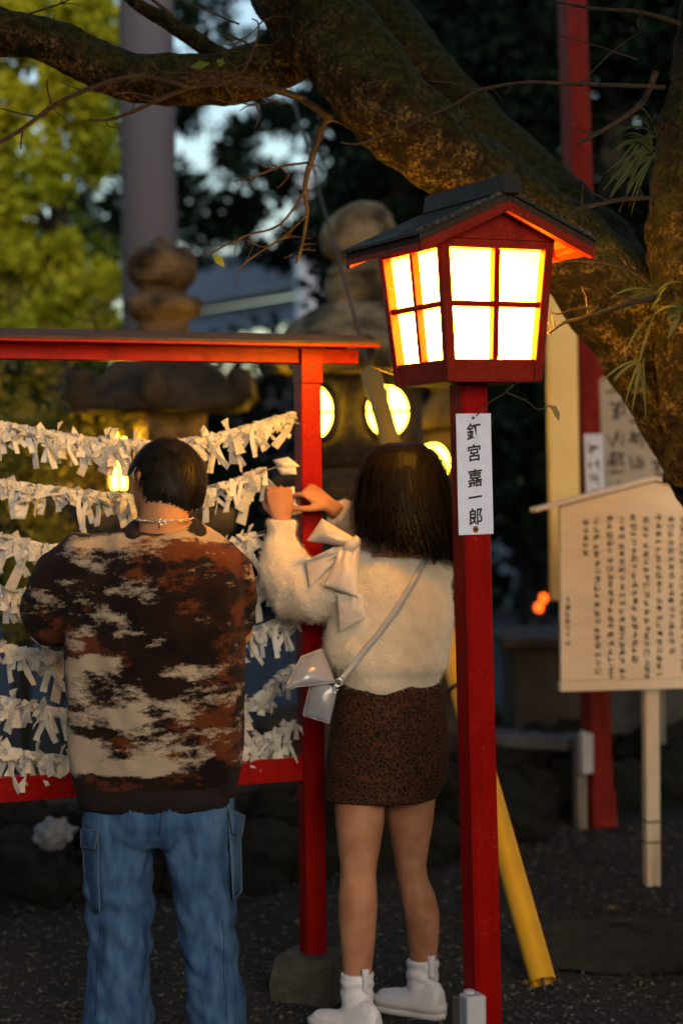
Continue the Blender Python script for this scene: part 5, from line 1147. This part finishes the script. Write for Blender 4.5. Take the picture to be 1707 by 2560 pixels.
body.loft([(832, 968, 1940, DW - .03, .082), (835, 964, 2000, DW - .035, .080), (838, 960, 2060, DW - .045, .074), (844, 950, 2120, DW - .06, .064), (850, 942, 2165, DW - .07, .056), (850, 940, 2190, DW - .075, .053), (846, 943, 2235, DW - .09, .057), (845, 942, 2290, DW - .105, .058), (850, 938, 2350, DW - .125, .052), (856, 931, 2410, DW - .14, .043), (860, 928, 2460, DW - .15, .038), (862, 926, 2530, DW - .16, .036), (864, 925, 2575, DW - .165, .034)], 28)
body.loft([(950, 1096, 1930, DW + .03, .082), (955, 1088, 1990, DW + .03, .080), (968, 1082, 2060, DW + .03, .071), (980, 1070, 2125, DW + .035, .058), (987, 1065, 2165, DW + .035, .053), (993, 1070, 2195, DW + .035, .051), (1003, 1088, 2240, DW + .03, .055), (1011, 1098, 2285, DW + .025, .056), (1016, 1098, 2330, DW + .03, .050), (1022, 1093, 2380, DW + .03, .042), (1026, 1090, 2430, DW + .03, .037), (1030, 1090, 2480, DW + .03, .036), (1032, 1088, 2520, DW + .03, .034)], 28)
wrL, wrR = Ww(706, 1300, .12), Ww(826, 1266, .16)
body.tube([Ww(880, 1430, 0), Ww(745, 1490, .10), Ww(712, 1390, .12), wrL], [.050, .040, .032, .0245], 16)
body.tube([Ww(1082, 1425, .03), Ww(985, 1420, .24), Ww(900, 1330, .22), wrR], [.050, .040, .032, .0245], 16)
# left hand: fist with the back toward the camera, fingers rolled in front of it
hand_into(body, wrL + Vector((0, 0, .004)), (-.12, .10, 1), (.10, -1, .1), -1, (.78, .85, .9, .95), .05, .95, .8)
# right hand: reaching to the upper left, thumb and forefinger pinching the paper
hand_into(body, wrR, (-.80, .12, .60), (.40, -.55, .72), -1, (.62, .85, 1.05, 1.15), .08, .97, .35)
def legform(p):
    if p.z > .62 or p.z < .2: return 0.0
    left = p.x < Ww(957, 2150).x; zk = .425 if left else .447; cx = Ww(897 if left else 1027, 2160).x; t = (p.x - cx) / .045; back = 1.0 if p.y < DW + (-.07 if left else .03) else 0.0
    g = lambda a, w_: math.exp(-(a / w_) ** 2)
    d = back * (-.005 * g(p.z - zk, .028) * g(t, .55) + .0035 * g(p.z - zk - .012, .03) * (g(t - .75, .25) + g(t + .75, .25)) - .0022 * g(p.z - zk + .004 + .004 * t, .004) * g(t, .9))
    return .6 * d + back * .003 * g(p.z - .335, .06) * (g(t - .45, .4) + .7 * g(t + .5, .4) - .5 * g(t, .2)) + noise.noise(p * 40) * .0006
wbody = link('body', remesh(body, .0040, 4, wom, 'body', legform), M['skin_w'], wom)
for sx in (-1, 1):
    m_ = MB().lathe([(.003, -.011), (.009, -.007), (.0115, 0), (.009, .007), (.003, .011)], 14); ce = HC2 + wrot @ Vector((sx * .031, .076, .004)); m_.v = [v + ce for v in m_.v]; m_.build('eye', mat('eye_white', (.5, .48, .45), .2), wom, smooth=True)
# sweater
def wfold(p):
    zz_ = p.z
    return noise.noise(Vector((p.x * 12, p.y * 12, p.z * 5))) * .008 + noise.noise(Vector((p.x * 24 + p.z * 10, p.y * 24, p.z * 14))) * .004 + noise.noise(p * 110) * .0016 + noise.noise(p * 220) * .0010
sw = MB()
sw.loft([(925, 1085, 1392, DW + .005, .070), (888, 1108, 1402, DW, .088), (866, 1122, 1430, DW, .105), (845, 1128, 1480, DW, .118), (825, 1130, 1540, DW, .124), (812, 1126, 1590, DW, .128), (808, 1121, 1625, DW, .130), (816, 1120, 1652, DW, .131), (832, 1116, 1672, DW, .126), (842, 1102, 1684, DW, .118), (846, 1098, 1700, DW, .118), (850, 1092, 1718, DW, .114), (862, 1080, 1724, DW, .108)], 44, 2.1)
sw.tube([Ww(900, 1440, .01), Ww(850, 1462, .01), Ww(795, 1478, .04), Ww(742, 1472, .07), Ww(715, 1430, .10), Ww(706, 1385, .115), Ww(703, 1352, .12), Ww(704, 1336, .12)], [.074, .082, .090, .092, .078, .066, .050, .040], 28, roundends=True)
sw.tube([Ww(704, 1340, .12), Ww(705, 1300, .12)], [.041, .0405], 24)
sw.tube([Ww(1070, 1430, .02), Ww(1045, 1425, .12), Ww(985, 1408, .24), Ww(930, 1360, .24), Ww(895, 1318, .215), Ww(880, 1306, .205)], [.07, .078, .080, .072, .056, .046], 26, roundends=True)
sw.tube([Ww(886, 1310, .208), Ww(842, 1276, .172)], [.046, .043], 24)
swm2 = remesh(sw, .0052, 4, None, 'sweater', wfold)
bvh = BVHTree.FromPolygons([v.co for v in swm2.vertices], [tuple(p.vertices) for p in swm2.polygons])
swm2.transform(WORLDM[wom].inverted()); wsw = link('sweater', swm2, M['mohair'], wom)
# loose fibres of the knit
nv = len(swm2.vertices); co = np.empty(nv * 3, np.float32); no = np.empty(nv * 3, np.float32); swm2.vertices.foreach_get('co', co); swm2.vertex_normals.foreach_get('vector', no); co = co.reshape(-1, 3); no = no.reshape(-1, 3)
pick = RNG.integers(0, nv, 26000); base_p = co[pick] + RNG.normal(size=(26000, 3)) * .002; dv = no[pick] + RNG.normal(size=(26000, 3)) * .55; dv[:, 2] -= .25; dv /= np.linalg.norm(dv, axis=1, keepdims=True); sdv = np.cross(dv, RNG.normal(size=(26000, 3))); sdv /= np.linalg.norm(sdv, axis=1, keepdims=True)
Lf = RNG.uniform(.004, .011, (26000, 1)); wf = .00035
Vq = np.stack([base_p - sdv * wf, base_p + sdv * wf, base_p + dv * Lf + sdv * wf * .3, base_p + dv * Lf - sdv * wf * .3], 1)
fz = quads('mohair_fibres', Vq + np.array(WORLDM[wom].translation)[None, None], M['mohair'], wom); tag(fz, kind='stuff')
def on_sweater(px, py, off=.005):
    v = (CAMROT @ Vector(((px - 853.5) / F, -(py - 1280) / F, -1))).normalized(); h = bvh.ray_cast(CAMLOC, v)
    return (h[0] - v * off) if h[0] else W(px, py, DW - .08)
# skirt
sk = MB()
sk.loft([(858, 1084, 1690, DW, .108), (846, 1104, 1715, DW, .116), (836, 1114, 1760, DW, .124), (828, 1120, 1810, DW, .130), (820, 1122, 1860, DW, .132), (814, 1120, 1910, DW, .130), (808, 1110, 1955, DW, .128), (806, 1096, 1985, DW - .005, .126), (807, 1091, 1996, DW - .01, .125)], 48, 2.15)
def skf(p): return noise.noise(Vector((p.x * 8, p.y * 8, p.z * 22))) * .0035 + noise.noise(Vector((p.x * 18, p.y * 18, p.z * 12))) * .003
link('skirt', remesh(sk, .006, 4, wom, 'skirt', skf), M['leopard'], wom)
# boots
def boot(shaft_rows, heel, toe_dir, lab):
    b = MB(); b.loft(shaft_rows, 28); td = Vector(toe_dir).normalized(); sd_ = Vector((-td.y, td.x, 0)); h = Vector((heel.x, heel.y, 0))
    b.rings([[h + td * f * .222 + sd_ * .9 * w_ * math.cos(a) + Vector((0, 0, .034 + h_ * max(0, math.sin(a)) - .01 * max(0, -math.sin(a)))) for a in [2 * math.pi * j / 24 for j in range(24)]] for f, w_, h_ in ((.02, .020, .050), (.08, .032, .066), (.2, .036, .074), (.36, .037, .066), (.5, .039, .046), (.66, .042, .034), (.82, .042, .030), (.93, .034, .027), (.99, .018, .018))])
    def bf(p): return .0022 * math.exp(-((p.z - .13) / .04) ** 2) * math.sin(p.z * 190 + 4 * noise.noise(p * 12)) + noise.noise(p * 25) * .0025
    o = link('boot', remesh(b, .0045, 3, wom, 'boot', bf), M['boot'], wom)
    s = MB(); out = []
    for z_, g in ((0.001, -.004), (.006, 0), (.016, .002), (.018, -.003), (.021, -.003), (.023, .002), (.040, .003), (.044, -.002)):
        ring = []
        for j in range(40):
            a = 2 * math.pi * j / 40; f = .5 - .5 * math.cos(a); w_ = np.interp(f, [0, .05, .2, .4, .65, .85, .95, 1], [.0, .026, .040, .041, .050, .049, .034, 0]) + g; ring.append(h + td * (f * .233 - .004 + g * (-math.cos(a))) + sd_ * .92 * max(w_, 0) * (1 if math.sin(a) > 0 else -1) + Vector((0, 0, z_)))
        out.append(ring)
    s.rings(out); s.build('sole', M['sole'], o, smooth=True)
    return o
tdir = (-.80, .60, 0)
hR = GZ(1098, 2548); bR = boot([(1015, 1097, 2396, DW + .03, .044), (1016, 1096, 2430, DW + .03, .043), (1018, 1095, 2465, DW + .03, .043), (1017, 1099, 2495, DW + .03, .044), (1012, 1107, 2530, DW + .03, .046)], Vector((Ww(1108, 2540).x, DW - .03, 0)), tdir, '')
hL = Vector((W(950, 2580, DW - .2).x, DW - .235, 0)); bL = boot([(850, 935, 2432, DW - .15, .044), (851, 934, 2465, DW - .155, .043), (852, 933, 2500, DW - .16, .043), (851, 936, 2540, DW - .165, .044), (848, 944, 2585, DW - .17, .046)], hL, tdir, '')
for (x, y0, y1, dd, par) in ((1078, 2390, 2448, -.012, bR), (913, 2424, 2486, -.195, bL)):
    patch([(x - 9, y0), (x + 9, y0 - 1), (x + 8, y1), (x - 9, y1)], (DW + dd,) * 4, .006, .003, 'pull_tab', M['boot_knit'], par, 3, 8)
# hair
WR = [(990, 1016, 1106, DW + .02, .015), (962, 1045, 1113, DW + .02, .05), (935, 1075, 1133, DW + .02, .082), (914, 1098, 1168, DW + .02, .104), (905, 1112, 1215, DW + .02, .114), (902, 1121, 1270, DW + .015, .116), (905, 1128, 1330, DW + .01, .112), (920, 1132, 1384, DW + .005, .104)]
hb2 = MB(); hb2.loft([(r[0] + 6, r[1] - 6, r[2] + 2, r[3], r[4] - .006) for r in WR[:6]], 44)
def hfold(p): return .007 * noise.noise(Vector((p.x * 45, p.y * 45, p.z * 6)))
hm = remesh(hb2, .005, 3, None, 'hair', hfold); bm = bmesh.new(); bm.from_mesh(hm); inv = wrot.inverted(); dead = []
for v in bm.verts:
    q = inv @ (v.co - HC2)
    if (q.y > .035 and abs(q.x) < .064 and q.z < .045) or (q.y > .07 and q.z < .05): dead.append(v)
bmesh.ops.delete(bm, geom=dead, context='VERTS'); bm.to_mesh(hm); bm.free(); hm.transform(WORLDM[wom].inverted()); ho = link('hair', hm, M['hair_w'], wom)
rs = random.Random(11)
wyaw = math.atan2((wrot @ Vector((0, 1, 0))).y, (wrot @ Vector((0, 1, 0))).x)
V0 = wyaw + .75; V1 = wyaw + 2 * math.pi - .75
clump = [rs.gauss(0, 1) for _ in range(90)]
def wend(ang):
    c = math.cos(ang); k = clump[int((ang % (2 * math.pi)) / (2 * math.pi) * 90)]; return .955 + .03 * k + .085 * c + rs.uniform(-.07, .045)
so = strands('hair_locks', M['hair_w'], wom, WR, 1500, .0062, rs, (0.0, .3), lift=.011, a0=V0, a1=V1, steps=16, wob=.017, flick=.034, endf=wend); tag(so, kind='stuff')
so = strands('hair_under_locks', M['hair_w'], wom, [(r[0] + 10, r[1] - 10, r[2], r[3], r[4] - .010) for r in WR], 900, .0075, rs, (0.3, .5), (.80, .93), lift=.006, a0=V0, a1=V1, steps=10, wob=.009, flick=.01); tag(so, kind='stuff')
so = strands('hair_flyaways', M['hair_w'], wom, WR, 120, .0016, rs, (0.0, .2), (.3, 1.05), lift=.016, a0=V0, a1=V1, steps=14, wob=.014, flick=.02); tag(so, kind='stuff')
# side locks blown forward past the cheek
m_ = MB()
for i in range(22):
    o_ = rs.uniform(-1, 1); p = [Ww(912 + 6 * o_, 1230, .02), Ww(908 + 8 * o_, 1280, 0), Ww(906 + 8 * o_, 1315, -.01), Ww(896 + 7 * o_ - rs.uniform(0, 8), 1340 + rs.uniform(-8, 10), -.01)]
    m_.tube(p, [.0035, .004, .003, .0006], 5)
tag(m_.build('hair_side_locks', M['hair_w'], wom, smooth=True), kind='stuff')
# bow on the left shoulder
kn = on_sweater(884, 1392, .012); kn = W(880, 1362, kn.y - .012)
bow = thing('ribbon_bow', 'big ivory cloth bow with hanging tails on the shoulder of the cream sweater', 'bow', kn)
dk = kn.y
def od(px, py, off=.012, cap=None):
    d_ = on_sweater(px, py, off).y; return d_ if cap is None else min(d_, cap)
patch([(805, 1296), (888, 1346), (886, 1372), (766, 1352)], (dk + .03, dk + .002, dk, dk + .02), .035, .004, 'upper_loop', M['satin'], bow, 16, 16, wr=.0055)
patch([(832, 1368), (893, 1362), (905, 1386), (764, 1402)], (dk, dk - .004, dk, dk + .02), .014, .003, 'knot_fold', M['satin'], bow, 16, 16, wr=.0055)
patch([(850, 1366), (874, 1372), (772, 1468), (762, 1404)], (dk + .004, dk, od(772, 1466), od(764, 1420)), .010, .003, 'left_tail', M['satin'], bow, 16, 16, wr=.0055)
patch([(850, 1372), (900, 1362), (893, 1494), (808, 1464)], (dk - .006, dk - .006, min(dk, od(890, 1490)) - .012, min(dk, od(812, 1464)) - .012), .022, .003, 'front_loop', M['satin'], bow, 16, 16, wr=.0055)
patch([(842, 1484), (905, 1484), (913, 1546), (847, 1582)], (min(dk, od(845, 1486)) - .004, min(dk, od(905, 1484)) - .004, od(911, 1546) - .004, od(849, 1580) - .004), .006, .003, 'lower_tail', M['satin'], bow, 12, 12, wr=.003)
b = MB(); b.tube([kn + Vector((-.012, -.006, -.012)), kn + Vector((.0, -.010, 0)), kn + Vector((.012, -.006, .012))], [.014, .019, .014], 14, roundends=True); jitter(b, .003, 60); b.build('knot', M['satin'], bow, smooth=True)
# shoulder bag
bag0 = Ww(800, 1745, -.10); bag = thing('shoulder_bag', 'small silver grey shoulder bag with open flap hanging at the hip on a thin strap', 'bag', bag0)
DB = DW - .13
bd_, G = patch([(781, 1690), (845, 1712), (822, 1808), (757, 1788)], (DB, DB - .015, DB - .015, DB), .018, .055, 'body', M['bag'], bag); seam(G, bd_, M['bag'], .0016)
fl, G = patch([(804, 1622), (838, 1706), (714, 1720), (752, 1642)], (DB + .05, DB - .02, DB - .05, DB + .02), .030, .004, 'flap', M['bag'], bag); seam(G, fl, M['bag'], .0016)
patch([(795, 1686), (832, 1700), (834, 1716), (790, 1702)], (DB - .004, DB - .02, DB - .02, DB - .004), .004, .002, 'mouth', M['inside'], bag, 4, 4)
rp_ = W(846, 1706, DB - .02); MB().tube([rp_ + Vector((.010 * math.cos(q), 0, .010 * math.sin(q))) for q in np.linspace(0, 2 * math.pi, 17)], .0018, 6).build('ring', M['silver'], bag, smooth=True)
rp2 = W(838, 1722, DB - .022); MB().tube([rp2 + Vector((.006 * math.cos(q), 0, .010 * math.sin(q))) for q in np.linspace(0, 2 * math.pi, 17)], .0020, 6).build('clasp', M['silver'], bag, smooth=True)
sp_ = [(1066, 1392), (1058, 1408), (1040, 1440), (1012, 1488), (985, 1532), (950, 1580), (915, 1622), (885, 1660), (862, 1688), (848, 1704)]
rg = []
for i, (x, y) in enumerate(sp_):
    c = on_sweater(x, y, .006); 
    if i >= len(sp_) - 2: c = c.lerp(W(x, y, DB - .02), .6 if i == len(sp_) - 2 else 1)
    x2, y2 = sp_[min(i + 1, len(sp_) - 1)]; x1, y1 = sp_[max(i - 1, 0)]; t = Vector((x2 - x1, 0, -(y2 - y1))).normalized(); sdd = Vector((t.z, 0, -t.x)); rg.append([c - sdd * .0085 + Vector((0, -.002, 0)), c + sdd * .0085 + Vector((0, -.002, 0)), c + sdd * .0085 + Vector((0, .002, 0)), c - sdd * .0085 + Vector((0, .002, 0))])
# over the shoulder and down the front to the bag
fr_ = [Ww(1075, 1380, .02), Ww(1040, 1420, .13), Ww(960, 1560, .17), Ww(870, 1690, .13), Ww(830, 1712, .02)]
MB().rings(rg).build('strap', M['strap'], bag, smooth=True)
MB().tube([Ww(1066, 1392, -.07)] + fr_, .006, 8).build('front_strap', M['strap'], bag, smooth=True)
# ring on the right hand, papers being tied
ec = W(752, 1238, DW + .2)
tp = thing('paper_fortune', 'crumpled paper fortune pinched between the raised fingers at the post', 'paper fortune', W(712, 1172, DW + .215), group='paper fortunes tied to the rack strings')
patch([(682, 1150), (720, 1142), (750, 1166), (700, 1178)], (5.415, 5.40, 5.39, 5.40), .016, .002, 'fold', M['paper'], tp, 6, 6)
patch([(690, 1168), (738, 1158), (742, 1186), (704, 1188)], (5.40, 5.395, 5.39, 5.40), .008, .002, 'fold', M['paper'], tp, 6, 6)
tp2 = thing('paper_fortune', 'white paper tail hanging beside the fist with the wristband cuff', 'paper fortune', W(742, 1268, DW + .2), group='paper fortunes tied to the rack strings')
patch([(724, 1218), (736, 1216), (740, 1262), (722, 1258)], (5.38, 5.38, 5.37, 5.38), .004, .0015, 'tail', M['paper'], tp2, 3, 6)
patch([(728, 1250), (744, 1262), (757, 1282), (730, 1290)], (5.37, 5.37, 5.36, 5.37), .008, .0015, 'tail', M['paper'], tp2, 4, 6)
